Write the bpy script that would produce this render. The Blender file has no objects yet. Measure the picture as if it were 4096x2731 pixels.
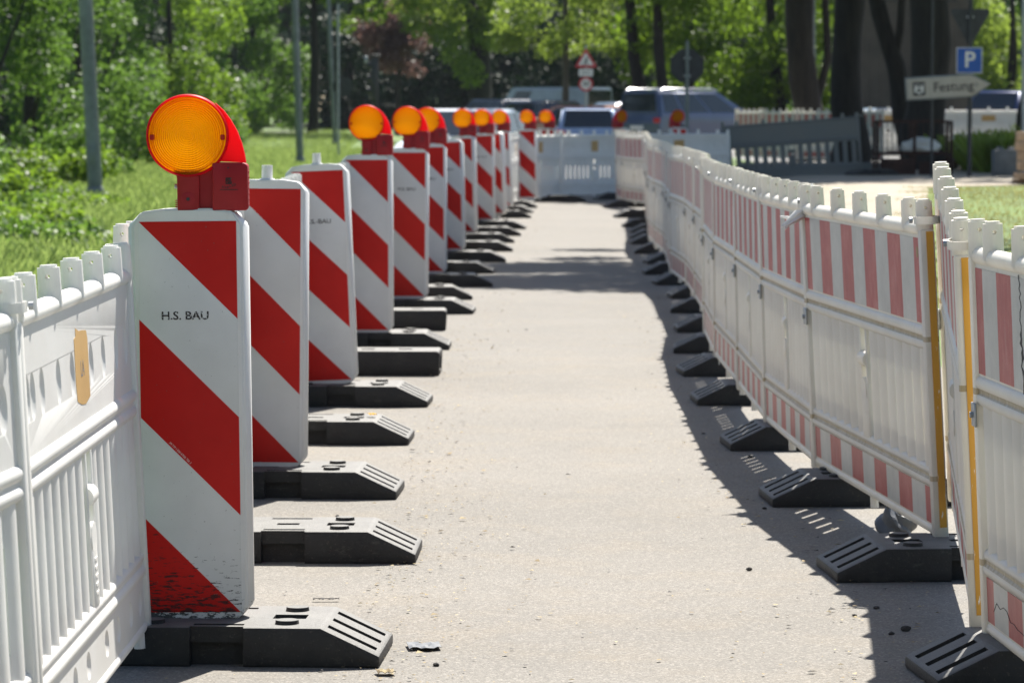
import bpy, bmesh, math, random
import numpy as np
from mathutils import Vector, Matrix, Euler
R = math.radians
random.seed(7)
S = bpy.context.scene
COL = S.collection

# ---------------------------------------------------------------- camera, sky, sun, exposure
cam = bpy.data.objects.new("camera", bpy.data.cameras.new("camera"))
COL.objects.link(cam)
cam.location = (0, 0, 1.39)
cam.rotation_euler = (R(90 - 3.612), 0, 0)
cam.data.sensor_width = 36.0
cam.data.lens = 127.04
cam.data.clip_start = 0.1
cam.data.clip_end = 3000
cam.data.dof.use_dof = True
cam.data.dof.focus_distance = 9.4
cam.data.dof.aperture_fstop = 10.0
S.camera = cam

SUN_AZ, SUN_EL = 18.5, 52.0
W = bpy.data.worlds.new("World")
S.world = W
W.use_nodes = True
wn = W.node_tree
sky = wn.nodes.new("ShaderNodeTexSky")
sky.sky_type = 'NISHITA'
sky.sun_disc = False
sky.sun_elevation = R(SUN_EL)
sky.sun_rotation = R(SUN_AZ)
wn.links.new(sky.outputs[0], wn.nodes["Background"].inputs[0])
wn.nodes["Background"].inputs[1].default_value = 0.062
sd = Vector((math.sin(R(SUN_AZ)) * math.cos(R(SUN_EL)), math.cos(R(SUN_AZ)) * math.cos(R(SUN_EL)), math.sin(R(SUN_EL))))
sl = bpy.data.lights.new("sun", 'SUN')
sl.energy = 5.0
sl.angle = R(0.55)
sl.color = (1.0, 0.95, 0.87)
so = bpy.data.objects.new("sun", sl)
COL.objects.link(so)
so.rotation_euler = sd.to_track_quat('Z', 'Y').to_euler()
so.location = (20, 40, 60)
S.view_settings.view_transform = 'Standard'
S.view_settings.look = 'None'
S.view_settings.gamma = 1
S.view_settings.exposure = 1.29
try:
    S.cycles.use_denoising = True
    S.cycles.max_bounces = 8
    S.cycles.transmission_bounces = 6
    S.cycles.transparent_max_bounces = 8
    S.cycles.sample_clamp_indirect = 8
    S.cycles.caustics_reflective = False
    S.cycles.caustics_refractive = False
except Exception:
    pass

# ---------------------------------------------------------------- material helpers
class NB:
    def __init__(s, name):
        s.m = bpy.data.materials.new(name)
        s.m.use_nodes = True
        s.t = s.m.node_tree
        s.b = s.t.nodes["Principled BSDF"]
        s.out = s.t.nodes["Material Output"]
    def n(s, typ, **kw):
        x = s.t.nodes.new(typ)
        for k, v in kw.items():
            setattr(x, k, v)
        return x
    def l(s, a, b):
        s.t.links.new(a, b)
    def set(s, **kw):
        for k, v in kw.items():
            i = s.b.inputs[k.replace('_', ' ')]
            i.default_value = (tuple(v) + (1,)) if isinstance(v, (tuple, list)) and len(v) == 3 else v
    def coord(s, kind='Object'):
        return s.n("ShaderNodeTexCoord").outputs[kind]
    def sep(s, v):
        x = s.n("ShaderNodeSeparateXYZ")
        s.l(v, x.inputs[0])
        return x.outputs
    def mapping(s, v, scale=(1, 1, 1), loc=(0, 0, 0)):
        x = s.n("ShaderNodeMapping")
        x.inputs['Scale'].default_value = scale
        x.inputs['Location'].default_value = loc
        s.l(v, x.inputs['Vector'])
        return x.outputs[0]
    def noise(s, v, scale, detail=4, rough=0.55):
        x = s.n("ShaderNodeTexNoise")
        x.inputs['Scale'].default_value = scale
        x.inputs['Detail'].default_value = detail
        x.inputs['Roughness'].default_value = rough
        if v is not None:
            s.l(v, x.inputs['Vector'])
        return x.outputs['Fac']
    def math(s, op, a, b=None, clamp=False):
        x = s.n("ShaderNodeMath", operation=op, use_clamp=clamp)
        for i, q in enumerate((a, b)):
            if q is None:
                continue
            if isinstance(q, (int, float)):
                x.inputs[i].default_value = q
            else:
                s.l(q, x.inputs[i])
        return x.outputs[0]
    def ramp(s, fac, stops, interp='LINEAR'):
        x = s.n("ShaderNodeValToRGB")
        cr = x.color_ramp
        cr.interpolation = interp
        while len(cr.elements) < len(stops):
            cr.elements.new(0.5)
        for e, (p, c) in zip(cr.elements, stops):
            e.position = p
            e.color = tuple(c) + (1,) if len(c) == 3 else c
        s.l(fac, x.inputs[0])
        return x.outputs[0]
    def mix(s, fac, a, b, mode='MIX'):
        x = s.n("ShaderNodeMix", data_type='RGBA', blend_type=mode)
        for i, q in ((0, fac), (6, a), (7, b)):
            if isinstance(q, (int, float)):
                x.inputs[i].default_value = q
            elif isinstance(q, tuple):
                x.inputs[i].default_value = q + (1,)
            else:
                s.l(q, x.inputs[i])
        return x.outputs[2]
    def bump(s, h, strength=0.3, dist=0.01):
        x = s.n("ShaderNodeBump")
        x.inputs['Strength'].default_value = strength
        x.inputs['Distance'].default_value = dist
        s.l(h, x.inputs['Height'])
        s.l(x.outputs[0], s.b.inputs['Normal'])
        return x.outputs[0]
    def translucent(s, fac, col):
        t = s.n("ShaderNodeBsdfTranslucent")
        if isinstance(col, tuple):
            t.inputs[0].default_value = col + (1,)
        else:
            s.l(col, t.inputs[0])
        m = s.n("ShaderNodeMixShader")
        m.inputs[0].default_value = fac
        s.l(s.b.outputs[0], m.inputs[1])
        s.l(t.outputs[0], m.inputs[2])
        s.l(m.outputs[0], s.out.inputs[0])

def simple(name, col, rough=0.5, metal=0.0, var=0.12, vscale=8.0, spec=None):
    k = NB(name)
    n = k.noise(k.coord(), vscale, 5)
    lo = tuple(c * (1 - var) for c in col)
    hi = tuple(min(1, c * (1 + var)) for c in col)
    k.l(k.ramp(n, [(0.3, lo), (0.7, hi)]), k.b.inputs['Base Color'])
    k.set(Roughness=rough, Metallic=metal)
    if spec is not None:
        k.b.inputs['Specular IOR Level'].default_value = spec
    return k.m

def plastic(name, col, trans=0.2, dirt=(0.55, 0.50, 0.42), dirt_amt=0.35, rough=0.42, stain=False, scuff=False):
    k = NB(name)
    co = k.coord()
    inf = k.n("ShaderNodeObjectInfo").outputs['Random']
    off = k.n("ShaderNodeVectorMath", operation='ADD')
    k.l(co, off.inputs[0])
    k.l(inf, off.inputs[1])
    a = k.noise(off.outputs[0], 3.0, 6, 0.65)
    b = k.noise(k.mapping(off.outputs[0], (24, 24, 3)), 1.0, 4, 0.6)
    f = k.math('MULTIPLY', k.ramp(a, [(0.42, (0, 0, 0)), (0.75, (1, 1, 1))]), dirt_amt)
    f2 = k.math('MULTIPLY', k.ramp(b, [(0.55, (0, 0, 0)), (0.85, (1, 1, 1))]), dirt_amt)
    f = k.math('MAXIMUM', f, f2)
    c = k.mix(f, col, dirt)
    if stain:   # run-off stain caught in the grooves under the rails
        z = k.sep(co)[2]
        s1 = k.math('LESS_THAN', k.math('ABSOLUTE', k.math('SUBTRACT', z, 0.623)), 0.008)
        s2 = k.math('LESS_THAN', k.math('ABSOLUTE', k.math('SUBTRACT', z, 0.1985)), 0.008)
        st = k.noise(k.mapping(off.outputs[0], (40, 40, 2)), 1.0, 5, 0.7)
        c = k.mix(k.math('MULTIPLY', k.math('MAXIMUM', s1, s2), k.math('MULTIPLY', st, 1.3), True), c, (0.36, 0.26, 0.10))
    if scuff:   # black rubber scuffs on the lower rim
        xx = k.sep(co)
        h = k.noise(k.mapping(co, (45, 45, 120)), 1.0, 5, 0.75)
        lim = k.math('ADD', k.math('ADD', 0.50, k.math('MULTIPLY', xx[0], 0.5)), k.math('MULTIPLY', k.math('MAXIMUM', xx[2], 0.0), 1.6))
        c = k.mix(k.math('MULTIPLY', k.math('GREATER_THAN', h, lim), 0.92), c, (0.02, 0.019, 0.018))
    k.l(c, k.b.inputs['Base Color'])
    k.set(Roughness=rough)
    k.bump(k.noise(co, 35, 3), 0.08, 0.004)
    if trans:
        k.translucent(trans, c)
    return k.m

def leafy(name, dark, mid, light, trans=0.45, rough=0.42, tcol=None):
    k = NB(name)
    g = k.n("ShaderNodeNewGeometry")
    c = k.ramp(g.outputs['Random Per Island'], [(0.0, dark), (0.5, mid), (1.0, light)])
    k.l(c, k.b.inputs['Base Color'])
    k.set(Roughness=rough)
    k.b.inputs['Specular IOR Level'].default_value = 0.22
    k.translucent(trans, k.mix(0.6, c, tcol or tuple(min(1, x * 2.0) for x in light)))
    return k.m

M = {}
M['white'] = plastic("white_plastic", (0.88, 0.875, 0.85), 0.28, dirt_amt=0.22)
M['wdirty'] = plastic("weathered_white_plastic", (0.82, 0.79, 0.72), 0.25, dirt_amt=0.35)
M['wframe'] = plastic("stained_white_plastic", (0.82, 0.79, 0.72), 0.25, dirt_amt=0.35, stain=True)
M['bwhite'] = plastic("beacon_white_plastic", (0.80, 0.80, 0.78), 0.12, dirt_amt=0.3)
M['greyp'] = plastic("grey_plastic", (0.12, 0.135, 0.135), 0.0, (0.16, 0.15, 0.13), 0.5)
M['bwhite_s'] = plastic("scuffed_beacon_plastic", (0.80, 0.80, 0.78), 0.12, dirt_amt=0.35, scuff=True)
M['tape'] = plastic("brown_tape", (0.58, 0.36, 0.13), 0.1, (0.35, 0.2, 0.07), 0.5, 0.5)
M['steel'] = simple("galvanised_steel", (0.36, 0.38, 0.39), 0.45, 0.6, 0.15, 14)
M['pole'] = simple("grey_painted_pole", (0.17, 0.19, 0.19), 0.5, 0.3, 0.25, 5)
M['dark'] = simple("dark_metal", (0.03, 0.032, 0.034), 0.55, 0.1, 0.3, 12)
M['ink'] = simple("black_ink", (0.02, 0.02, 0.02), 0.6)
M['bluegrey'] = simple("sign_white_sheet", (0.72, 0.70, 0.64), 0.5, 0, 0.05)
M['signblue'] = simple("sign_blue", (0.01, 0.08, 0.36), 0.4, 0, 0.08)
M['signred'] = simple("sign_red", (0.48, 0.02, 0.03), 0.4, 0, 0.1)
M['wood'] = simple("raw_timber", (0.42, 0.28, 0.16), 0.75, 0, 0.3, 5)
M['rust'] = simple("rusty_steel", (0.045, 0.018, 0.011), 0.8, 0.2, 0.4, 10)
M['concrete'] = simple("dark_concrete", (0.16, 0.165, 0.16), 0.85, 0, 0.2, 6)
M['glass'] = simple("car_glass", (0.015, 0.02, 0.026), 0.06, 0, 0.1, 3, 0.8)
M['tyre'] = simple("tyre_rubber", (0.02, 0.02, 0.02), 0.8)
M['rim'] = simple("alloy_rim", (0.5, 0.5, 0.52), 0.3, 0.9)
M['tail'] = simple("tail_light", (0.5, 0.01, 0.012), 0.15)
M['head'] = simple("headlight_glass", (0.75, 0.78, 0.8), 0.08, 0.3)
M['mirror'] = simple("lamp_reflector", (0.95, 0.92, 0.85), 0.32, 1.0, 0.03)
M['chrome'] = simple("bright_trim", (0.7, 0.7, 0.72), 0.2, 0.9)

def edge_strip():
    k = NB("worn_orange_strip")
    co = k.coord()
    n = k.noise(k.mapping(co, (60, 60, 9)), 1.0, 6, 0.7)
    c = k.ramp(n, [(0.62, (0.56, 0.28, 0.03)), (0.645, (0.75, 0.73, 0.68))])
    k.l(c, k.b.inputs['Base Color'])
    k.set(Roughness=0.35)
    return k.m
M['orange'] = edge_strip()

def barrier_foil():
    k = NB("faded_striped_sheet")
    co = k.coord()
    x = k.sep(co)
    fr = k.math('FRACT', k.math('DIVIDE', k.math('ADD', x[0], 1.045 + 3.8), 0.38))
    red = k.math('LESS_THAN', fr, 0.5)
    inf = k.n("ShaderNodeObjectInfo").outputs['Random']
    off = k.n("ShaderNodeVectorMath", operation='ADD')
    k.l(co, off.inputs[0])
    k.l(k.math('MULTIPLY', inf, 9.0), off.inputs[1])
    w = k.noise(off.outputs[0], 7, 7, 0.68)
    st = k.noise(k.mapping(off.outputs[0], (30, 30, 3)), 1.0, 5, 0.6)
    rc = k.ramp(w, [(0.28, (0.32, 0.020, 0.030)), (0.52, (0.42, 0.055, 0.058)), (0.75, (0.52, 0.16, 0.145))])
    wc = k.ramp(w, [(0.3, (0.43, 0.43, 0.40)), (0.7, (0.60, 0.59, 0.55))])
    c = k.mix(red, wc, rc)
    c = k.mix(k.math('MULTIPLY', k.ramp(st, [(0.6, (0, 0, 0)), (0.85, (1, 1, 1))]), 0.35), c, (0.62, 0.58, 0.53))
    k.l(c, k.b.inputs['Base Color'])
    k.set(Roughness=0.38)
    k.bump(k.noise(k.mapping(off.outputs[0], (9, 9, 3)), 1.0, 4), 0.25, 0.02)
    k.translucent(0.08, c)
    return k.m
M['bfoil'] = barrier_foil()

def beacon_foil(name, scuff):
    k = NB(name)
    co = k.coord()
    x = k.sep(co)
    v = k.math('SUBTRACT', k.math('SUBTRACT', 1.0 + 5.0, x[2]), k.math('ADD', x[0], 0.125))
    fr = k.math('FRACT', k.math('DIVIDE', v, 0.5))
    red = k.math('GREATER_THAN', fr, 0.5)
    inf = k.n("ShaderNodeObjectInfo").outputs['Random']
    off = k.n("ShaderNodeVectorMath", operation='ADD')
    k.l(co, off.inputs[0])
    k.l(k.math('MULTIPLY', inf, 9.0), off.inputs[1])
    w = k.noise(off.outputs[0], 4, 5, 0.6)
    rc = k.ramp(w, [(0.3, (0.50, 0.008, 0.007)), (0.7, (0.63, 0.015, 0.011))])
    wc = k.ramp(w, [(0.3, (0.66, 0.66, 0.64)), (0.7, (0.78, 0.78, 0.76))])
    rc = k.mix(k.math('MULTIPLY', inf, 0.55), rc, (0.58, 0.018, 0.010))
    wc = k.mix(k.math('MULTIPLY', inf, 0.5), wc, (0.64, 0.63, 0.58))
    c = k.mix(red, wc, rc)
    # rubber scuffs and splashes with a shape of their own near the foot
    h = k.noise(k.mapping(off.outputs[0], (28, 28, 150)), 1.0, 5, 0.7)
    lim = k.math('ADD', 0.565 if scuff else 0.65, k.math('MULTIPLY', x[2], 0.95 if scuff else 0.4))
    if scuff:
        side = k.math('MULTIPLY', x[0], 0.25)
        lim = k.math('ADD', lim, k.math('ADD', side, -0.075))
    sm = k.math('GREATER_THAN', h, lim)
    c = k.mix(k.math('MULTIPLY', sm, 0.9), c, (0.022, 0.02, 0.02))
    sp = k.noise(off.outputs[0], 130, 2, 0.5)
    c = k.mix(k.math('MULTIPLY', k.math('GREATER_THAN', sp, 0.74), 0.5), c, (0.16, 0.14, 0.12))
    k.l(c, k.b.inputs['Base Color'])
    k.set(Roughness=0.42)
    k.b.inputs['Specular IOR Level'].default_value = 0.14
    k.b.inputs['Coat Weight'].default_value = 0.03
    k.b.inputs['Coat Roughness'].default_value = 0.12
    k.bump(k.noise(k.mapping(off.outputs[0], (10, 10, 1.2)), 1.0, 3), 0.15, 0.01)
    return k.m
M['foil'] = beacon_foil("striped_reflective_sheet", False)
M['foil_s'] = beacon_foil("scuffed_striped_sheet", True)

def rubber():
    k = NB("recycled_rubber")
    co = k.coord()
    inf = k.n("ShaderNodeObjectInfo").outputs['Random']
    off = k.n("ShaderNodeVectorMath", operation='ADD')
    k.l(co, off.inputs[0])
    k.l(k.math('MULTIPLY', inf, 9.0), off.inputs[1])
    a = k.noise(off.outputs[0], 9, 7, 0.7)
    sp = k.noise(off.outputs[0], 120, 2, 0.5)
    a2 = k.noise(k.mapping(off.outputs[0], (14, 40, 40)), 1.0, 6, 0.75)
    c = k.ramp(a, [(0.3, (0.010, 0.010, 0.011)), (0.6, (0.018, 0.018, 0.018)), (0.8, (0.045, 0.042, 0.038))])
    c = k.mix(k.math('MULTIPLY', k.math('GREATER_THAN', sp, 0.68), 0.35), c, (0.10, 0.085, 0.07))
    c = k.mix(k.math('MULTIPLY', k.ramp(a2, [(0.60, (0, 0, 0)), (0.66, (1, 1, 1))]), 0.4), c, (0.085, 0.078, 0.068))
    # settled dust lies on what faces up
    nz = k.sep(k.n("ShaderNodeNewGeometry").outputs['Normal'])[2]
    d = k.math('MULTIPLY', k.math('SUBTRACT', nz, 0.45, True), k.math('ADD', a, 0.25))
    c = k.mix(k.math('MULTIPLY', d, 1.15, True), c, (0.20, 0.195, 0.18))
    k.l(c, k.b.inputs['Base Color'])
    k.set(Roughness=0.62)
    k.bump(k.noise(co, 60, 6, 0.75), 0.6, 0.006)
    return k.m
M['rubber'] = rubber()

def asphalt(name, lo, hi, warm):
    k = NB(name)
    co = k.coord()
    big = k.noise(co, 0.45, 6, 0.62)
    med = k.noise(co, 2.2, 6, 0.65)
    fine = k.noise(co, 210, 3, 0.6)
    vo = k.n("ShaderNodeTexVoronoi")
    vo.inputs['Scale'].default_value = 150
    k.l(co, vo.inputs['Vector'])
    c = k.ramp(big, [(0.32, lo), (0.68, hi)])
    c = k.mix(k.math('MULTIPLY', k.ramp(med, [(0.48, (0, 0, 0)), (0.72, (1, 1, 1))]), 0.45), c, warm)
    spot = k.noise(k.mapping(co, (1, 0.55, 1), (7, 3, 0)), 1.3, 5, 0.7)
    c = k.mix(k.math('MULTIPLY', k.ramp(spot, [(0.60, (0, 0, 0)), (0.72, (1, 1, 1))]), 0.28), c, tuple(x * 0.62 for x in lo))
    if name == 'pale_worn_asphalt':
        yy = k.math('ADD', k.sep(co)[1], k.math('MULTIPLY', med, 0.10))
        c = k.mix(k.math('MULTIPLY', k.math('GREATER_THAN', yy, 20.65), 0.22), c, (0.135, 0.135, 0.13))
    c = k.mix(0.38, c, k.ramp(fine, [(0.33, (0.12, 0.12, 0.12)), (0.52, (0.5, 0.5, 0.5)), (0.70, (0.9, 0.9, 0.88))]), 'OVERLAY')
    vr = k.sep(vo.outputs['Color'])
    c = k.mix(k.math('MULTIPLY', k.math('GREATER_THAN', vr[0], 0.84), 0.25), c, (0.42, 0.39, 0.35))
    c = k.mix(k.math('MULTIPLY', k.math('LESS_THAN', vr[1], 0.14), 0.35), c, (0.08, 0.075, 0.07))
    k.l(c, k.b.inputs['Base Color'])
    k.set(Roughness=0.85)
    k.b.inputs['Specular IOR Level'].default_value = 0.3
    h = k.math('ADD', k.math('MULTIPLY', vo.outputs['Distance'], -1.0), k.math('MULTIPLY', fine, 0.6))
    k.bump(h, 0.35, 0.004)
    return k.m
M['path'] = asphalt("pale_worn_asphalt", (0.150, 0.141, 0.126), (0.190, 0.178, 0.159), (0.204, 0.173, 0.130))
M['road'] = asphalt("road_asphalt", (0.13, 0.13, 0.13), (0.19, 0.185, 0.18), (0.2, 0.19, 0.17))
M['gravel'] = asphalt("sandy_gravel", (0.27, 0.23, 0.18), (0.36, 0.31, 0.24), (0.30, 0.27, 0.15))
M['earth'] = simple("grassy_earth", (0.075, 0.13, 0.018), 0.9, 0, 0.4, 0.6)

def amber():
    k = NB("amber_lens")
    co = k.coord()
    x = k.sep(co)
    r = k.math('SQRT', k.math('ADD', k.math('MULTIPLY', x[0], x[0]), k.math('MULTIPLY', x[2], x[2])))
    wave = k.math('SINE', k.math('MULTIPLY', r, 1150.0))
    vert = k.math('SINE', k.math('MULTIPLY', x[0], 700.0))
    h = k.math('ADD', wave, k.math('MULTIPLY', vert, 0.3))
    nb = k.bump(h, 1.0, 0.0026)
    cr = k.ramp(k.math('DIVIDE', r, 0.1), [(0.0, (0.90, 0.30, 0.0)), (0.5, (0.95, 0.34, 0.0)), (0.86, (0.92, 0.33, 0.0)), (0.90, (1.0, 0.52, 0.01))])
    k.l(cr, k.b.inputs['Base Color'])
    k.set(Roughness=0.18)
    k.b.inputs['Specular IOR Level'].default_value = 0.5
    t = k.n("ShaderNodeBsdfTranslucent")
    t.inputs[0].default_value = (1.0, 0.66, 0.015, 1)
    k.l(nb, t.inputs['Normal'])
    g = k.n("ShaderNodeBsdfRefraction")
    g.inputs['Color'].default_value = (1.0, 0.66, 0.05, 1)
    g.inputs['Roughness'].default_value = 0.33
    g.inputs['IOR'].default_value = 2.2
    k.l(nb, g.inputs['Normal'])
    tr = k.n("ShaderNodeBsdfTransparent")
    tr.inputs[0].default_value = (1.0, 0.55, 0.01, 1)
    m1 = k.n("ShaderNodeMixShader")
    m1.inputs[0].default_value = 0.40
    k.l(t.outputs[0], m1.inputs[1])
    k.l(g.outputs[0], m1.inputs[2])
    m3 = k.n("ShaderNodeMixShader")
    m3.inputs[0].default_value = 0.34
    k.l(m1.outputs[0], m3.inputs[1])
    k.l(tr.outputs[0], m3.inputs[2])
    m2 = k.n("ShaderNodeMixShader")
    m2.inputs[0].default_value = 0.80
    k.l(k.b.outputs[0], m2.inputs[1])
    k.l(m3.outputs[0], m2.inputs[2])
    k.l(m2.outputs[0], k.out.inputs[0])
    return k.m
M['amber'] = amber()

def red_plastic(name, col, tr):
    k = NB(name)
    n = k.noise(k.coord(), 16, 5)
    c = k.ramp(n, [(0.3, tuple(x * 0.85 for x in col)), (0.75, tuple(min(1, x * 1.12 + 0.01) for x in col))])
    k.l(c, k.b.inputs['Base Color'])
    k.set(Roughness=0.45)
    k.b.inputs['Specular IOR Level'].default_value = 0.3
    k.translucent(tr, (0.95, 0.02, 0.05))
    return k.m
M['redh'] = red_plastic("red_lamp_plastic", (0.66, 0.016, 0.035), 0.62)
M['redb'] = red_plastic("red_case_plastic", (0.36, 0.008, 0.016), 0.08)

def worn_ink():
    k = NB("worn_black_print")
    n = k.noise(k.coord(), 190, 3, 0.6)
    k.set(Base_Color=(0.03, 0.025, 0.025), Roughness=0.7)
    tr = k.n("ShaderNodeBsdfTransparent")
    m = k.n("ShaderNodeMixShader")
    k.l(k.math('LESS_THAN', n, 0.43), m.inputs[0])
    k.l(k.b.outputs[0], m.inputs[1])
    k.l(tr.outputs[0], m.inputs[2])
    k.l(m.outputs[0], k.out.inputs[0])
    return k.m
M['print'] = worn_ink()

def bark(name, c0, c1):
    k = NB(name)
    co = k.coord()
    n = k.noise(k.mapping(co, (9, 9, 1.6)), 1.0, 7, 0.7)
    k.l(k.ramp(n, [(0.35, c0), (0.68, c1)]), k.b.inputs['Base Color'])
    k.set(Roughness=0.9)
    k.bump(n, 0.8, 0.04)
    return k.m
M['bark'] = bark("dark_bark", (0.010, 0.008, 0.007), (0.030, 0.024, 0.018))
M['barkg'] = bark("grey_bark", (0.06, 0.05, 0.04), (0.15, 0.125, 0.10))
M['leaf'] = leafy("hedge_leaves", (0.012, 0.045, 0.006), (0.036, 0.10, 0.012), (0.12, 0.21, 0.028), 0.38, 0.5)
M['leaf2'] = leafy("fresh_leaves", (0.035, 0.085, 0.006), (0.075, 0.15, 0.012), (0.14, 0.22, 0.018), 0.46, 0.45)
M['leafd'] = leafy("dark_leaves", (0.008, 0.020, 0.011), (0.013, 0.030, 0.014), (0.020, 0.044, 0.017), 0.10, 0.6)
M['leafy'] = leafy("yellow_green_leaves", (0.07, 0.12, 0.012), (0.13, 0.20, 0.022), (0.20, 0.27, 0.04), 0.48, 0.45)
M['leafp'] = leafy("purple_leaves", (0.07, 0.03, 0.034), (0.12, 0.058, 0.058), (0.17, 0.10, 0.085), 0.35, 0.5)
M['grass'] = leafy("grass_blades", (0.042, 0.10, 0.014), (0.10, 0.185, 0.026), (0.23, 0.29, 0.085), 0.5, 0.5)
M['dgrass'] = leafy("dry_grass_blades", (0.09, 0.11, 0.025), (0.16, 0.165, 0.04), (0.26, 0.24, 0.09), 0.4, 0.6)
M['yleaf'] = leafy("dry_litter", (0.16, 0.12, 0.07), (0.28, 0.22, 0.12), (0.42, 0.36, 0.22), 0.1, 0.8)
M['chip'] = simple("dark_chips", (0.045, 0.042, 0.04), 0.9, 0, 0.4, 30)
M['soft'] = simple("grey_film", (0.10, 0.105, 0.11), 0.45, 0, 0.2, 20)

# ---------------------------------------------------------------- geometry helpers
def xf(loc=(0, 0, 0), rot=(0, 0, 0), sc=(1, 1, 1)):
    return Matrix.Translation(loc) @ Euler(rot).to_matrix().to_4x4() @ Matrix.Diagonal(tuple(sc) + (1,))

def bx(bm, c, s, rot=(0, 0, 0), bev=0.0, seg=2):
    r = bmesh.ops.create_cube(bm, size=1.0, matrix=xf(c, rot, s))
    if bev:
        es = list({e for v in r['verts'] for e in v.link_edges})
        bmesh.ops.bevel(bm, geom=es, offset=bev, segments=seg, affect='EDGES', profile=0.5)

def cyl(bm, p0, p1, r0, r1=None, seg=14, caps=True):
    p0, p1 = Vector(p0), Vector(p1)
    r1 = r0 if r1 is None else r1
    d = (p1 - p0)
    q = d.to_track_quat('Z', 'Y').to_matrix().to_4x4()
    bmesh.ops.create_cone(bm, cap_ends=caps, segments=seg, radius1=r0, radius2=max(r1, 1e-5), depth=d.length,
                          matrix=Matrix.Translation((p0 + p1) / 2) @ q)

def prism(bm, pts, y0, y1, bev=0.0, seg=2):
    a = [bm.verts.new((x, y0, z)) for x, z in pts]
    b = [bm.verts.new((x, y1, z)) for x, z in pts]
    n = len(pts)
    fs = [bm.faces.new(a), bm.faces.new(b[::-1])]
    for i in range(n):
        j = (i + 1) % n
        fs.append(bm.faces.new((a[i], b[i], b[j], a[j])))
    bmesh.ops.recalc_face_normals(bm, faces=fs)
    if bev:
        es = list({e for f in fs for e in f.edges})
        bmesh.ops.bevel(bm, geom=es, offset=bev, segments=seg, affect='EDGES', profile=0.5)

def lathe_y(bm, prof, seg=40, c=(0, 0, 0)):
    """profile of (radius, y) turned round the local Y axis"""
    rings = []
    for r, y in prof:
        if r < 1e-6:
            rings.append([bm.verts.new((c[0], c[1] + y, c[2]))])
        else:
            rings.append([bm.verts.new((c[0] + r * math.cos(2 * math.pi * i / seg), c[1] + y, c[2] + r * math.sin(2 * math.pi * i / seg))) for i in range(seg)])
    fs = []
    for a, b in zip(rings[:-1], rings[1:]):
        for i in range(seg):
            j = (i + 1) % seg
            if len(a) == 1 and len(b) == 1:
                continue
            if len(a) == 1:
                fs.append(bm.faces.new((a[0], b[i], b[j])))
            elif len(b) == 1:
                fs.append(bm.faces.new((a[i], b[0], a[j])))
            else:
                fs.append(bm.faces.new((a[i], b[i], b[j], a[j])))
    bmesh.ops.recalc_face_normals(bm, faces=fs)

def tube(bm, pts, rads, seg=8):
    """tapered tube through points"""
    pts = [Vector(p) for p in pts]
    rings = []
    for i, p in enumerate(pts):
        d = (pts[min(i + 1, len(pts) - 1)] - pts[max(i - 1, 0)]).normalized()
        u = d.cross(Vector((0.31, 0.95, 0.07))).normalized()
        v = d.cross(u)
        rings.append([bm.verts.new(p + (u * math.cos(2 * math.pi * k / seg) + v * math.sin(2 * math.pi * k / seg)) * rads[i]) for k in range(seg)])
    fs = []
    for a, b in zip(rings[:-1], rings[1:]):
        for k in range(seg):
            j = (k + 1) % seg
            fs.append(bm.faces.new((a[k], a[j], b[j], b[k])))
    fs.append(bm.faces.new(rings[0][::-1]))
    fs.append(bm.faces.new(rings[-1]))
    bmesh.ops.recalc_face_normals(bm, faces=fs)

def obj(name, bm, mat, parent=None, loc=(0, 0, 0), rot=(0, 0, 0), smooth=True, ang=38):
    me = bpy.data.meshes.new(name)
    bm.to_mesh(me)
    bm.free()
    if smooth:
        me.shade_smooth()
        me.set_sharp_from_angle(angle=R(ang))
    me.materials.append(mat)
    o = bpy.data.objects.new(name, me)
    COL.objects.link(o)
    o.parent = parent
    o.location = loc
    o.rotation_euler = rot
    return o

def NBM():
    return bmesh.new()

def tag(o, label, cat, group=None, kind=None):
    if label:
        o['label'] = label
    if cat:
        o['category'] = cat
    if group:
        o['group'] = group
    if kind:
        o['kind'] = kind
    return o

def thing(name, label, cat, loc=(0, 0, 0), rot=(0, 0, 0), group=None):
    o = bpy.data.objects.new(name, None)
    COL.objects.link(o)
    o.location = loc
    o.rotation_euler = rot
    o.empty_display_size = 0.2
    return tag(o, label, cat, group)

def struct(name, bm, mat, smooth=False):
    return tag(obj(name, bm, mat, smooth=smooth), None, None, kind='structure')

CHILD = {}
def kids(o):
    return [c for c in COL.objects if c.parent == o]

def dup(root, kidmap=None):
    """a copy of a thing with copies of its parts and their sub-parts"""
    c = root.copy()
    COL.objects.link(c)
    for ch in (kidmap or list(root.children)):
        k = ch.copy()
        COL.objects.link(k)
        k.parent = c
        for g in list(ch.children):
            q = g.copy()
            COL.objects.link(q)
            q.parent = k
    return c

def boolean(o, cutters):
    """cut the given meshes out of o, once, on the prototype"""
    for c in cutters:
        md = o.modifiers.new("cut", 'BOOLEAN')
        md.object = c
        md.operation = 'DIFFERENCE'
        md.solver = 'EXACT'
    dg = bpy.context.evaluated_depsgraph_get()
    dg.update()
    me = bpy.data.meshes.new_from_object(o.evaluated_get(dg))
    o.modifiers.clear()
    old = o.data
    o.data = me
    me.name = old.name
    me.shade_smooth()
    me.set_sharp_from_angle(angle=R(30))
    for c in cutters:
        bpy.data.objects.remove(c)

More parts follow.
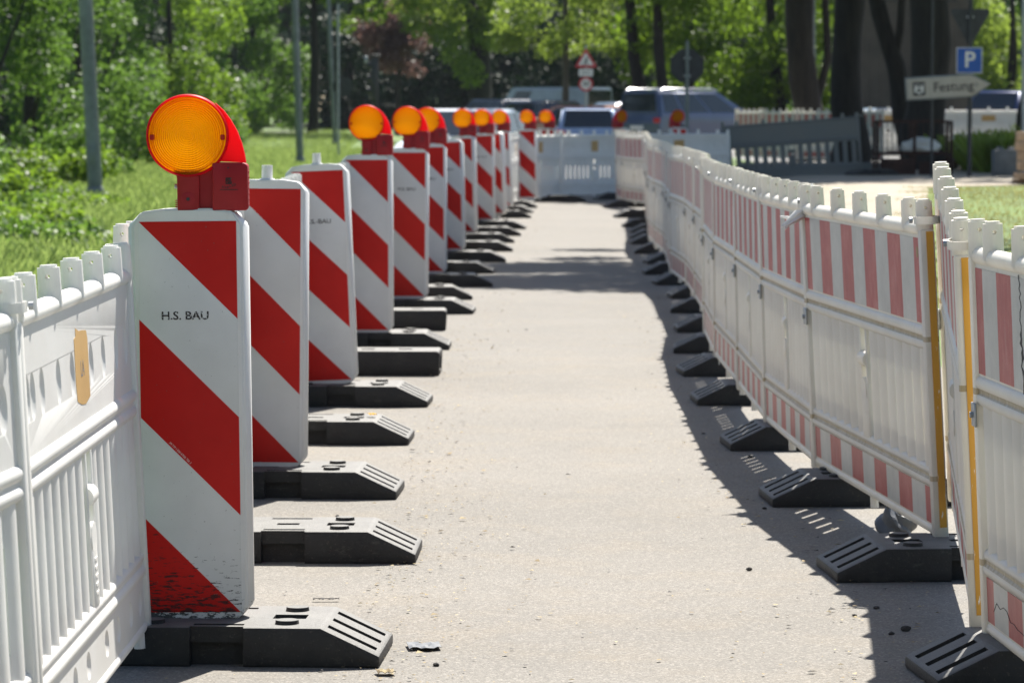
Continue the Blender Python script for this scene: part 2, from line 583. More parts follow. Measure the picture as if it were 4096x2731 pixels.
def text(name, body, size, mat, parent, loc, rot, align='CENTER', depth=0.0006, bold=0.0, sx=1.0, shear=0.0):
    cu = bpy.data.curves.new(name, 'FONT')
    cu.body = body
    cu.size = size
    cu.extrude = depth
    cu.align_x = align
    cu.align_y = 'CENTER'
    cu.offset = bold
    cu.resolution_u = 3
    t = bpy.data.objects.new(name, cu)
    COL.objects.link(t)
    dg = bpy.context.evaluated_depsgraph_get()
    me = bpy.data.meshes.new_from_object(t.evaluated_get(dg))
    bpy.data.objects.remove(t)
    me.materials.clear()
    me.materials.append(mat)
    me.name = name
    o = bpy.data.objects.new(name, me)
    COL.objects.link(o)
    o.parent = parent
    o.location = loc
    o.rotation_euler = rot
    o.scale = (sx, 1, 1)
    return o

def quads(name, P, mat, parent=None):
    """P: (n, 4, 3) array of quads -> one mesh object"""
    n = len(P)
    me = bpy.data.meshes.new(name)
    me.vertices.add(4 * n)
    me.vertices.foreach_set('co', np.ascontiguousarray(P, dtype=np.float32).reshape(-1))
    me.loops.add(4 * n)
    me.loops.foreach_set('vertex_index', np.arange(4 * n, dtype=np.int32))
    me.polygons.add(n)
    me.polygons.foreach_set('loop_start', np.arange(n, dtype=np.int32) * 4)
    me.update(calc_edges=True)
    me.validate()
    me.materials.append(mat)
    o = bpy.data.objects.new(name, me)
    COL.objects.link(o)
    o.parent = parent
    return o

def unit(v):
    return v / np.maximum(np.linalg.norm(v, axis=-1, keepdims=True), 1e-9)

def leaves(name, clumps, n, size, mat, parent=None, seed=1, up=0.35, inner=0.55, asp=0.62):
    """leaf-sized faces spread through ellipsoidal clumps [(x,y,z,rx,ry,rz), ...]"""
    g = np.random.default_rng(seed)
    c = np.array(clumps, dtype=float)
    w = (c[:, 3] * c[:, 4] * c[:, 5]) ** 0.72
    k = g.choice(len(c), size=n, p=w / w.sum())
    d = unit(g.normal(size=(n, 3)))
    rad = inner + (1 - inner) * g.random(n) ** 0.6
    rad *= g.uniform(0.9, 1.12, n)
    p = c[k, :3] + d * c[k, 3:] * rad[:, None]
    p += g.normal(size=(n, 3)) * size * 0.4
    nr = unit(d * 0.5 + g.normal(size=(n, 3)) * 0.75 + np.array([0, 0, up]))
    t = unit(np.cross(nr, g.normal(size=(n, 3))))
    b = np.cross(nr, t)
    s = size * g.uniform(0.55, 1.3, n)[:, None]
    t = t * s
    b = b * s * asp * 0.5
    droop = nr * s * 0.12
    P = np.stack([p - t * 0.5, p - t * 0.05 + b + droop, p + t * 0.5, p - t * 0.05 - b + droop], axis=1)
    return quads(name, P, mat, parent)

def sstep(a, b, v):
    t = min(1.0, max(0.0, (v - a) / (b - a)))
    return t * t * (3 - 2 * t)

def hgt(x, y):
    """terrain height: level path, a low rise to the right and far down the road"""
    right = 0.35 * sstep(2.6, 5.0, x) * sstep(30, 46, y)
    far = 0.30 * sstep(97, 120, y) * sstep(-6, -3, x)
    left = 0.55 * sstep(125, 152, y) * (1 - sstep(-6, -3, x))
    return max(right, far, left)

ORD = ["first", "second", "third", "fourth", "fifth", "sixth", "seventh", "eighth", "ninth", "tenth", "eleventh", "twelfth", "thirteenth",
       "fourteenth", "fifteenth", "sixteenth", "seventeenth", "eighteenth", "nineteenth", "twentieth", "twenty-first", "twenty-second",
       "twenty-third", "twenty-fourth", "twenty-fifth", "twenty-sixth"]

# ---------------------------------------------------------------- the setting: ground, path, road, yard
def grid_sheet(name, xs, ys, mat, dz, lim=None):
    bm = NBM()
    rows = []
    for y in ys:
        xr = xs
        if lim:
            l, r = lim(y)
            n = max(2, int((r - l) / 0.4))
            n = lim.n if hasattr(lim, 'n') else 24
            xr = [l + (r - l) * i / n for i in range(n + 1)]
        rows.append([bm.verts.new((x, y, hgt(x, y) + dz)) for x in xr])
    for a, b in zip(rows[:-1], rows[1:]):
        for i in range(len(a) - 1):
            bm.faces.new((a[i], a[i + 1], b[i + 1], b[i]))
    return struct(name, bm, mat)

YS = [-30 + 2 * i for i in range(96)]
grid_sheet("ground", [-900, -300, -100, -40, -20] + [-12 + 0.5 * i for i in range(60)] + [20, 24, 30, 50, 100, 300, 900],
           YS + [170, 200, 260, 400, 700, 1500], M['earth'], 0.0)

LEFT = [(-1.12, 5.1), (-0.945, 7.09), (-1.0, 9.25), (-0.955, 11.27), (-0.985, 13.25), (-0.975, 15.25), (-1.01, 17.25), (-0.99, 19.25), (-0.97, 21.3),
        (-0.93, 23.25), (-0.87, 25.2), (-0.82, 27.15), (-0.78, 29.15), (-0.74, 31.3), (-0.70, 33.7), (-0.67, 36.1), (-0.63, 38.7), (-0.57, 40.9),
        (-0.47, 43.2), (-0.35, 45.5), (-0.24, 47.8), (-0.12, 50.2), (0.0, 52.6), (0.11, 55.0)]
RIGHT = [(1.29, 7.0), (1.155, 8.97), (1.315, 11.0), (1.128, 13.25), (1.075, 15.05), (1.085, 17.05), (1.09, 19.1), (1.14, 21.1), (1.25, 23.1), (1.29, 25.15),
         (1.33, 27.2), (1.30, 29.25), (1.36, 31.3), (1.42, 33.3), (1.41, 35.35), (1.43, 37.4), (1.50, 39.4), (1.58, 41.4), (1.64, 43.45),
         (1.70, 45.5), (1.78, 47.5), (1.86, 49.5), (1.92, 51.5), (1.66, 53.5), (1.62, 55.5)]

def interp(tab, y):
    if y <= tab[0][1]:
        return tab[0][0]
    for (x0, y0), (x1, y1) in zip(tab[:-1], tab[1:]):
        if y <= y1:
            return x0 + (x1 - x0) * (y - y0) / (y1 - y0)
    return tab[-1][0]

grid_sheet("path", None, [-6 + 1.0 * i for i in range(73)], M['path'], 0.006,
           lambda y: (interp(LEFT, y) - 0.55 - 0.6 * sstep(58, 62, y) * 0, 2.35 + 0.0 * y))
grid_sheet("gravel_yard", None, [24 + 1.0 * i for i in range(43)], M['gravel'], 0.010, lambda y: (2.36, max(0.115 * y, 2.7) + 5.2 * sstep(50, 56, y)))
grid_sheet("road", None, [66.5 + 2.0 * i for i in range(36)], M['road'], 0.014, lambda y: (-3.2 if y < 90 else -3.2, 26))
grid_sheet("far_road", None, [153 + 3.0 * i for i in range(4)], M['path'], 0.02, lambda y: (-30, -5.8))

# kerb between gravel yard and road: a real step
bm = NBM()
for i in range(12):
    bx(bm, (2.7 + i * 1.0, 66.3, hgt(2.7 + i, 66.3) + 0.04), (0.98, 0.14, 0.20), bev=0.012)
struct("kerb", bm, M['concrete'])

# ---------------------------------------------------------------- grass (uncountable)
def blades(name, n, xr, yr, h, w, mat, seed, mask=None, logy=True):
    g = np.random.default_rng(seed)
    if logy:
        y = np.exp(g.uniform(math.log(yr[0]), math.log(yr[1]), n))
    else:
        y = g.uniform(yr[0], yr[1], n)
    x = g.uniform(xr[0], xr[1], n)
    if mask:
        keep = np.array([mask(a, b) for a, b in zip(x, y)])
        x, y = x[keep], y[keep]
    n = len(x)
    z = np.array([hgt(a, b) for a, b in zip(x, y)])
    patch = 0.55 + 0.45 * np.sin(x * 1.7 + y * 0.31) * np.sin(y * 0.23 + 1.3 * np.sin(x * 0.9)) + g.normal(size=n) * 0.15
    hh = h * np.clip(0.55 + 0.5 * patch, 0.35, 1.5) * g.uniform(0.6, 1.3, n)
    a = g.uniform(0, math.pi, n)
    ww = w * g.uniform(0.6, 1.5, n)
    dx, dy = np.cos(a) * ww, np.sin(a) * ww
    lx, ly = g.normal(size=n) * hh * 0.42, g.normal(size=n) * hh * 0.42
    o = np.zeros(n)
    P = np.stack([np.stack([x - dx, y - dy, z - 0.01], 1), np.stack([x + dx, y + dy, z - 0.01], 1),
                  np.stack([x + dx * 0.35 + lx, y + dy * 0.35 + ly, z + hh], 1), np.stack([x - dx * 0.35 + lx, y - dy * 0.35 + ly, z + hh * 0.93], 1)], 1)
    o = quads(name, P, mat)
    return tag(o, None, None, kind='stuff')

blades("grass", 210000, (-10.5, -1.0), (16, 150), 0.19, 0.008, M['grass'], 3, lambda x, y: x < interp(LEFT, y) - 0.62 and (y < 125 or x < -5.9))
blades("grass", 110000, (2.8, 13), (22, 64), 0.034, 0.006, M['dgrass'], 4, lambda x, y: x > max(0.115 * y, 2.7) + 5.2 * sstep(50, 56, y) - 0.15 + 0.25 * math.sin(y * 2.1))
blades("grass", 5000, (8.15, 9.3), (62.5, 65.5), 0.62, 0.02, M['leafy'], 5, lambda x, y: True, False)

# ---------------------------------------------------------------- barrier panel (2 m, with its parts)
def band(bm, c, rx, ry, h, t, a0, a1, n=14):
    """flat bent band, an arc round a vertical axis"""
    prev = None
    fs = []
    for i in range(n + 1):
        a = a0 + (a1 - a0) * i / n
        ca, sa = math.cos(a), math.sin(a)
        q = [bm.verts.new((c[0] + (rx + d) * ca, c[1] + (ry + d) * sa, c[2] + e)) for d, e in ((0, -h / 2), (t, -h / 2), (t, h / 2), (0, h / 2))]
        if prev:
            for k in range(4):
                fs.append(bm.faces.new((prev[k], prev[(k + 1) % 4], q[(k + 1) % 4], q[k])))
        else:
            fs.append(bm.faces.new(q))
        prev = q
    fs.append(bm.faces.new(prev[::-1]))
    bmesh.ops.recalc_face_normals(bm, faces=fs)

def make_panel(white, foil=True, tape=False, grey=False):
    t = thing("barrier_panel", "", "barrier")
    bm = NBM()
    for s in (-1, 1):
        bx(bm, (s * 0.978, 0, 0.478), (0.040, 0.046, 0.956), bev=0.009)
    for z, r in ((0.957, 0.022), (0.644, 0.021), (0.604, 0.020), (0.217, 0.017), (0.182, 0.020), (0.034, 0.017)):
        cyl(bm, (-0.962, 0, z), (0.962, 0, z), r, seg=16)
    for z in (0.6265, 0.2005):
        bx(bm, (0, 0, z), (1.92, 0.026, 0.03))
    obj("frame", bm, M['wframe'] if white == M['wdirty'] else white, t)
    for i, x in enumerate((-0.965, -0.76, -0.38, 0.0, 0.38, 0.76, 0.965)):
        bm = NBM()
        bmesh.ops.create_cone(bm, cap_ends=True, segments=18, radius1=0.0265, radius2=0.0245, depth=0.094, matrix=xf((0, 0, 0.047)))
        es = [e for e in bm.edges if all(v.co.z > 0.09 for v in e.verts)]
        bmesh.ops.bevel(bm, geom=es, offset=0.006, segments=2, affect='EDGES')
        st = obj("top_stud", bm, white, t, (x, 0, 0.953))
        if not grey:
            bm = NBM()
            cyl(bm, (-0.04, 0, 0.068), (0.04, 0, 0.068), 0.0052, seg=12)
            q = obj("cutter", bm, white, None, (x, 0, 0.953))
            boolean(st, [q])
    # upper and lower boards; the plain face carries shallow oval dents
    for z0, z1, zc, hz in ((0.657, 0.943, 0.785, 0.054), (0.046, 0.172, 0.108, 0.034)):
        bm = NBM()
        bx(bm, (0, 0, (z0 + z1) / 2), (1.925, 0.022, z1 - z0))
        b = obj("board", bm, white, t)
        cut = []
        for x in (-0.86, -0.66, -0.40, -0.17, 0.17, 0.40, 0.66, 0.80, 0.88):
            cb = NBM()
            bmesh.ops.create_uvsphere(cb, u_segments=20, v_segments=12, radius=1.0, matrix=xf((x, 0.0135, zc), sc=(0.040, 0.010, hz)))
            cut.append(obj("cutter", cb, white))
        boolean(b, cut)
    bm = NBM()
    # lens-shaped upright ribs with narrow slots between them, webbed shut above and below
    for side in (-1, 1):
        for i in range(7):
            x = side * (0.122 + 0.128 * i + 0.006)
            hw_ = 0.036 if grey else 0.0495
            front = [(x + hw_ * s_, -(0.0016 + 0.0128 * (1 - s_ * s_))) for s_ in [-1 + 2 * k_ / 10 for k_ in range(11)]]
            back = [(a_, -b_) for a_, b_ in front[::-1]]
            ring = front + back
            lo = [bm.verts.new((a_, b_, 0.222)) for a_, b_ in ring]
            hi = [bm.verts.new((a_, b_, 0.602)) for a_, b_ in ring]
            f_ = [bm.faces.new(lo[::-1]), bm.faces.new(hi)]
            for k_ in range(len(ring)):
                j_ = (k_ + 1) % len(ring)
                f_.append(bm.faces.new((lo[k_], lo[j_], hi[j_], hi[k_])))
            bmesh.ops.recalc_face_normals(bm, faces=f_)
        for z0, z1 in () if grey else ((0.222, 0.285), (0.505, 0.602)):
            bx(bm, (side * 0.512, 0, (z0 + z1) / 2), (0.90, 0.0022, z1 - z0))
    obj("grille", bm, white, t)
    bm = NBM()
    bx(bm, (0, 0, 0.30), (0.085, 0.036, 0.165), bev=0.010)
    cyl(bm, (0, -0.018, 0.382), (0, 0.018, 0.382), 0.0425, seg=24)
    cyl(bm, (-0.05, 0, 0.485), (0.05, 0, 0.485), 0.027, seg=16)
    for s in (-1, 1):
        bx(bm, (s * 0.049, 0, 0.412), (0.012, 0.030, 0.384), bev=0.003, seg=1)
    obj("handle", bm, white, t)
    if foil:
        for z0, z1 in ((0.668, 0.928), (0.054, 0.164)):
            bm = NBM()
            bx(bm, (0, -0.0124, (z0 + z1) / 2), (1.90, 0.0016, z1 - z0))
            obj("striped_sheet", bm, M['bfoil'], t)
    # plain-side product plate, feet and joint clamp
    bm = NBM()
    for i in range(5):
        bx(bm, (0, 0.0188, 0.335 - i * 0.02), (0.045, 0.0015, 0.008))
    obj("embossed_plate", bm, white, t)
    for x in (-0.9, 0.0, 0.9):
        bm = NBM()
        cyl(bm, (x, 0, -0.016), (x, 0, 0.03), 0.014, seg=10)
        obj("foot_peg", bm, white, t)
    bm = NBM()
    band(bm, (1.0, 0, 0.985), 0.060, 0.034, 0.022, 0.004, R(100), R(440), 22)
    cl = obj("clamp", bm, white, t)
    for s in (-1, 1):
        bm = NBM()
        cyl(bm, (0.962, s * 0.036, 0.985), (0.962, s * 0.046, 0.985), 0.009, seg=8)
        obj("bolt", bm, M['steel'], cl)
    if not grey:
        bm = NBM()
        bx(bm, (-0.972, -0.0255, 0.565), (0.050, 0.006, 0.060), bev=0.002, seg=1)
        cyl(bm, (-0.972, -0.036, 0.565), (-0.972, -0.022, 0.565), 0.008, seg=10)
        obj("latch_plate", bm, M['steel'], t)
    if tape:
        bm = NBM()
        pts = [(-0.115, 0.712), (-0.03, 0.700), (0.04, 0.704), (0.11, 0.716), (0.122, 0.76), (0.118, 0.862), (0.09, 0.866), (0.088, 0.886), (0.03, 0.876), (-0.03, 0.874), (-0.10, 0.870), (-0.118, 0.85)]
        prism(bm, pts, 0.0112, 0.0118)
        tp = obj("brown_tape", bm, M['tape'], t)
        text("tape_print", "LA", 0.055, M['rim'], tp, (0.001, 0.0121, 0.785), (R(90), 0, R(180)), depth=0.0001)
    return t

def place(o, a, b, z=0.09, za=None, lean=0.0):
    a, b = Vector((a[0], a[1], 0)), Vector((b[0], b[1], 0))
    u = b - a
    m = (a + b) / 2
    o.location = (m.x, m.y, z + hgt(m.x, m.y))
    dz = 0.0 if za is None else (z - za)
    o.rotation_euler = (lean, -math.atan2(dz, u.length), math.atan2(u.y, u.x))
    if za is not None:
        o.location.z = (z + za) / 2
    o.scale = (u.length / 2.0, 1, 1)

rp = make_panel(M['wdirty'])
bpy.context.view_layer.update()
N = len(RIGHT) - 1
rkids = list(rp.children)
for i in range(N):
    o = rp if i == 0 else dup(rp, rkids)
    far, near = RIGHT[i + 1], RIGHT[i]
    if i == 0:
        far = (1.190, 8.92)
    if i == 1:
        far, near = (1.368, 11.10), (1.172, 9.0)
    if i == 2:
        near = (1.308, 10.92)
    za = 0.20 if i == 1 else None
    place(o, far, near, 0.085, za, R([2.6, 3.0, 3.2, 1.9, 1.4][i] if i < 5 else random.uniform(0.3, 1.8)))
    extra = {0: ", with cracked sheet", 1: ", seen edge-on", 2: ", with orange strip", 3: ", beside the ragged tie"}.get(i, "")
    tag(o, "red-striped white barrier panel, %s from the camera along the right fence%s" % (ORD[i], extra), "barrier", "red-striped barrier panels right of the path")
    if i == 1:
        bm = NBM()
        bx(bm, (0, 0, 0.412), (1.88, 0.002, 0.376))
        obj("slit_block_sheet", bm, M['wdirty'], o)  # added sheet, stops sun slits passing through this panel's grille
    if i in (1, 2):
        bm = NBM()
        pr = [(0.015, 0.06), (0.015, 0.93), (-0.010, 0.93), (-0.010, 0.06)]
        bx(bm, (0.9995, 0.006, 0.50), (0.004, 0.021, 0.90))
        obj("edge_strip", bm, M['orange'], o)
    if i == 2:
        bm = NBM()
        prism(bm, [(0.012 * math.cos(2 * math.pi * k / 20), 0.018 * math.sin(2 * math.pi * k / 20)) for k in range(20)], -0.0138, -0.0132)
        obj("round_sticker", bm, M['yleaf'], o, (0.905, 0, 0.885))
    if i == 0:
        # a crack runs down the near sheet; another wanders across the lower one
        bm = NBM()
        zs = [0.66 + 0.275 * k / 26 for k in range(27)]
        g = random.Random(5)
        xs = [-0.36 + g.uniform(-0.012, 0.012) for _ in zs]
        w = [0.003 + 0.012 * (g.random() if 4 < k < 14 else 0.1) for k in range(27)]
        prism(bm, [(x + b, z) for x, z, b in zip(xs, zs, w)] + [(x - b, z) for x, z, b in zip(xs[::-1], zs[::-1], w[::-1])], -0.0138, -0.0130)
        obj("crack", bm, M['chip'], o)
        bm = NBM()
        pts = [Vector((-0.86 + 0.045 * k, -0.0138, 0.10 + g.uniform(-0.018, 0.018))) for k in range(12)]
        tube(bm, pts, [0.0008] * 12, 4)
        obj("crack", bm, M['chip'], o)

lp = make_panel(M['white'], True, True)
bpy.context.view_layer.update()
lkids = list(lp.children)
nof = [c for c in lkids if not c.name.startswith("brown_tape")]
for i in range(len(LEFT) - 1):
    o = lp if i == 0 else dup(lp, lkids if i % 3 == 1 else nof)
    place(o, (-0.93, 9.06) if i == 1 else LEFT[i + 1], LEFT[i], 0.06 if i > 1 else 0.072, None, R(2.8 if i < 2 else random.uniform(-0.3, 0.6)))
    if i < 2:
        o.scale.z = 0.952
    if i == 0:
        lab = "plain white barrier panel at the left picture edge, only its end showing"
    elif i == 1:
        lab = "plain white barrier panel with brown tape, left of the nearest beacon"
    else:
        lab = "plain white barrier panel behind the left beacons, %s from the camera" % ORD[i]
    tag(o, lab, "barrier", "plain white barrier panels along the left")
for c in list(lp.children):
    if c.name.startswith("brown_tape"):
        for g_ in list(c.children):
            bpy.data.objects.remove(g_)
        bpy.data.objects.remove(c)
        break

CROSS = [(0.11, 55.2), (0.763, 57.1), (1.87, 58.8), (3.60, 59.9)]
for i in range(3):
    o = dup(lp)
    place(o, CROSS[i + 1], CROSS[i], 0.07)
    bm = NBM()
    prism(bm, [(-0.10, 0.705), (0.10, 0.71), (0.105, 0.875), (-0.10, 0.88)], 0.0112, 0.0122)
    obj("brown_tape", bm, M['tape'], o)
    tag(o, ["white barrier panel closing the path end, next to the last left beacon", "white barrier panel across the path end before the pale blue hatchback",
            "white barrier panel with brown tape beside the dark grey barrier"][i], "barrier", "barrier panels across the end of the path")

gp = make_panel(M['greyp'], False, False, True)
gp.location = (4.72, 60.6, 0.26)
gp.rotation_euler = (0, R(-4.2), R(-4))
gp.scale = (1.16, 1, 1.02)
tag(gp, "dark grey slatted barrier tilted up to the right, left of the tree trunks", "barrier")

FAR = [((4.85, 78.5), (5.3, 76.6)), ((5.3, 76.6), (5.9, 74.7)), ((5.9, 74.7), (6.6, 72.8)), ((6.6, 72.8), (7.3, 71.2))]
for i, (a, b) in enumerate(FAR):
    o = dup(rp, rkids)
    place(o, a, b, 0.09)
    tag(o, "red-striped barrier panel behind the dark grey barrier, %s from its left end" % ORD[i], "barrier", "striped barrier panels behind the grey barrier")
for i, (a, b) in enumerate([((10.75, 74.0), (8.8, 74.5)), ((12.7, 73.6), (10.75, 74.0)), ((8.75, 74.6), (6.9, 76.0))]):
    o = dup(lp)
    place(o, a, b, 0.12)
    bm = NBM()
    prism(bm, [(-0.14, 0.755), (0.14, 0.755), (0.14, 0.875), (-0.14, 0.875)], 0.0112, 0.0122)
    obj("brown_tape", bm, M['tape'], o)
    tag(o, ["white slatted barrier panel right of the Festung sign post, over yellow weeds", "white slatted barrier panel at the right edge behind the grey pole",
            "white slatted barrier panel behind the rusty frame under the Festung sign"][i], "barrier", "sunlit barrier panels at the parking place")

# ---------------------------------------------------------------- rubber base plates
def make_base():
    bm = NBM()
    prism(bm, [(-0.41, 0.0), (0.41, 0.0), (0.41, 0.030), (0.262, 0.100), (-0.262, 0.100), (-0.41, 0.030)], -0.2025, 0.2025, 0.006)
    b = obj("base_plate", bm, M['rubber'])
    cut = []
    def cb(c, s, rot=(0, 0, 0)):
        q = NBM()
        bx(q, c, s, rot)
        cut.append(obj("cutter", q, M['rubber']))
    for s in (-1, 1):
        cb((0, s * 0.2025, 0.02), (0.135, 0.09, 0.08))          # grip under the waist
        cb((0, s * 0.215, 0.08), (0.135, 0.06, 0.09))           # recessed waist
        cb((0, s * 0.150, 0.107), (0.128, 0.028, 0.04))         # slot beside the waist
        for y in (-0.125, 0.0, 0.125):                          # grooves in the ramps
            cb((s * 0.336, y, 0.067), (0.135, 0.042, 0.026), (0, s * R(25.3), 0))
        cb((s * 0.165, 0.0, 0.09), (0.085, 0.075, 0.12))        # pocket for a post foot
    cb((0.0, 0.0, 0.10), (0.07, 0.045, 0.10))
    boolean(b, cut)
    return b

base = make_base()
studs = []
for x in (-0.17, 0.17):
    for y in (-0.125, 0.115):
        bm = NBM()
        cyl(bm, (x, y, 0.097), (x, y, 0.110), 0.031, 0.029, seg=20)
        studs.append(obj("locating_stud", bm, M['rubber'], base))

def ground_of(x, y):
    return hgt(x, y) + 0.006

LB = [(-0.3206, 8.99), (-0.291, 11.07), (-0.4055, 12.93), (-0.424, 15.05), (-0.389, 17.0), None, (-0.364, 21.13), None, (-0.261, 24.9), (-0.30, 26.8), (-0.158, 28.8),
      (-0.152, 31.2), (-0.057, 33.6), (0.009, 36.2), (0.019, 38.6), (0.098, 40.8), (0.167, 43.2), (0.241, 47.7), (0.293, 50.2), (0.37, 52.9)]
used = False
yaws = [R(-3.0), R(-1.5), R(-2.5), R(-2), R(-2.5)]
k = 0
for i, q in enumerate(LB):
    if q is None:
        continue
    o = base if not used else dup(base)
    used = True
    o.location = (q[0] - 0.41, q[1] + 0.20, ground_of(0, q[1]))
    o.rotation_euler = (0, 0, yaws[i] if i < len(yaws) else R(random.uniform(-5, 4)))
    w = {0: "under the nearest beacon", 1: "between the two nearest beacons", 2: "under the second beacon", 3: "with a yellow spot, just beyond the second beacon",
         4: "under the third beacon, before the solid blocks"}.get(i)
    tag(o, "black rubber base plate %s" % w if w else "black rubber base plate with ramped ends, %s from the camera in the left row" % ORD[k], "base plate", "rubber base plates in the left row")
    k += 1

RB = [(1.0, 8.62), (0.945, 10.64), (0.905, 12.68), (0.885, 14.8), (0.87, 17.1), (0.89, 19.0), (0.94, 20.8), (1.04, 22.8), (1.11, 25.0), (1.18, 27.0), (1.15, 29.1), (1.135, 31.0),
      (1.23, 33.2), (1.21, 35.6), (1.256, 38.2), (1.31, 39.9), (1.37, 41.8), (1.344, 43.9), (1.36, 47.9), (1.37, 53.2)]
for i, q in enumerate(RB):
    o = dup(base)
    o.location = (q[0] + 0.41, q[1] + 0.20, ground_of(0, q[1]))
    o.rotation_euler = (0, 0, R([5, 4, 3, 3, 2][i] if i < 5 else random.uniform(-4, 6)))
    tag(o, "black rubber base plate under the right fence, %s from the camera%s" % (ORD[i], {0: ", cut off below", 1: ", with slits of light"}.get(i, "")),
        "base plate", "rubber base plates under the right fence")
for i, (x, y, z, a) in enumerate([(2.0, 55.9, 0, 80), (0.75, 56.6, 0, 0), (6.0, 60.3, 0.32, 20), (1.75, 58.2, 0, 15)]):
    o = dup(base)
    o.location = (x, y, hgt(x, y) + 0.01)
    o.rotation_euler = (0, 0, R(a))
    tag(o, ["black base plate at the bend by the far end of the right fence", "black base plate at the left of the fence across the path end", "black base plate under the right end of the dark grey barrier",
            "black base plate under the middle of the fence across the path end"][i], "base plate", "rubber base plates at the far end")

def make_block():
    bm = NBM()
    prism(bm, [(-0.385, 0.0), (0.385, 0.0), (0.39, 0.12), (0.375, 0.132), (-0.375, 0.132), (-0.39, 0.12)], -0.16, 0.16, 0.008)
    b = obj("base_block", bm, M['rubber'])
    cut = []
    for c, s in (((0.39, 0.0, 0.06), (0.05, 0.16, 0.07)), ((-0.39, 0, 0.06), (0.05, 0.16, 0.07)), ((0.2, 0, 0.12), (0.07, 0.07, 0.1)), ((-0.2, 0, 0.12), (0.07, 0.07, 0.1)), ((0, 0, 0.12), (0.07, 0.07, 0.1))):
        q = NBM()
        bx(q, c, s)
        cut.append(obj("cutter", q, M['rubber']))
    boolean(b, cut)
    return b
blk = make_block()
for i, (x, y) in enumerate([(-0.376, 19.04), (-0.418, 23.0)]):
    o = blk if i == 0 else dup(blk)
    o.location = (x - 0.39, y + 0.16, 0.006)
    o.rotation_euler = (0, 0, R(-1.5 + 2 * i))
    tag(o, ["plain oblong rubber block with square end, nearer of the two", "plain oblong rubber block with square end, farther and mossy"][i], "base block", "oblong rubber blocks in the left row")

# ---------------------------------------------------------------- beacons
def make_beacon(scuff=False):
    t = thing("warning_beacon", "", "beacon")
    bm = NBM()
    out = [(-0.122, -0.012), (-0.06, -0.026), (0.06, -0.026), (0.122, -0.012), (0.139, 0.022), (0.139, 0.988), (0.118, 1.022), (0.06, 1.03), (-0.06, 1.03), (-0.118, 1.022), (-0.139, 0.988), (-0.139, 0.022)]
    wide = [(x * (1.10 if 0 < z < 1 else 1.0), z) for x, z in out]
    # a hollow moulding: narrow front and back rims, wider waist between them
    ys = [(-0.036, out), (-0.016, wide), (0.016, wide), (0.036, out)]
    rings = [[bm.verts.new((x, y, z)) for x, z in p] for y, p in ys]
    fs = [bm.faces.new(rings[0]), bm.faces.new(rings[-1][::-1])]
    for a, b in zip(rings[:-1], rings[1:]):
        for i in range(len(a)):
            j = (i + 1) % len(a)
            fs.append(bm.faces.new((a[i], b[i], b[j], a[j])))
    bmesh.ops.recalc_face_normals(bm, faces=fs)
    bmesh.ops.bevel(bm, geom=list(bm.edges), offset=0.0045, segments=2, affect='EDGES')
    obj("body", bm, M['bwhite'], t, smooth=True, ang=50)
    for s in (-1, 1):
        bm = NBM()
        bx(bm, (0, s * 0.0368, 0.5), (0.25, 0.0016, 0.995))
        obj("striped_sheet", bm, M['foil_s'] if scuff else M['foil'], t)
    bm = NBM()
    cyl(bm, (0, 0, 1.022), (0, 0, 1.034), 0.034, 0.026, seg=20)
    cyl(bm, (0, 0, 1.03), (0, 0, 1.082), 0.0205, 0.0195, seg=20)
    obj("top_stud", bm, M['bwhite'], t)
    bm = NBM()
    bx(bm, (0, 0, -0.07), (0.058, 0.058, 0.07), bev=0.004)
    obj("foot", bm, M['bwhite'], t)
    bm = NBM()
    bx(bm, (0.1505, 0.0, 0.62), (0.004, 0.012, 0.05), bev=0.001, seg=1)
    bx(bm, (-0.1505, 0.0, 0.955), (0.006, 0.016, 0.03), bev=0.001, seg=1)
    obj("side_clip", bm, M['steel'], t)
    return t

def diag_text(parent, zc, xc):
    text("sheet_print", "3M TYP 1 DIN 67520, TEIL 2", 0.0075, M['bluegrey'], parent, (xc, -0.0378, zc), (R(90), R(45), 0), depth=0.0001, sx=0.85)

b0 = make_beacon(False)
bpy.context.view_layer.update()
bk = list(b0.children)
BE = [  # x, y, yaw, lean, lamp, print
    (-0.812, 9.19, -2.0, 0.6, 1, 1), (-0.900, 13.16, -1.0, -0.5, 0, 0), (-0.885, 17.2, -2, 2.4, 0, 1), (-0.848, 21.22, -2, 0.2, 1, 0), (-0.735, 25.15, 3, -0.4, 1, 1),
    (-0.675, 29.1, 2, 0.1, 1, 1), (-0.585, 33.9, -8, 1.2, 0, 1), (-0.510, 39.0, -25, 1.5, 1, 0), (-0.350, 43.6, -6, 0.8, 1, 1), (-0.185, 46.2, -40, 3.2, 0, 0),
    (-0.135, 50.0, -8, 2.4, 1, 1), (0.240, 54.9, -4, 1.4, 1, 0), (0.54, 58.3, 0, 0, 1, 0), (1.79, 59.6, 0, 0, 1, 0), (2.78, 60.5, 3, 0, 1, 0)]
beacons = []
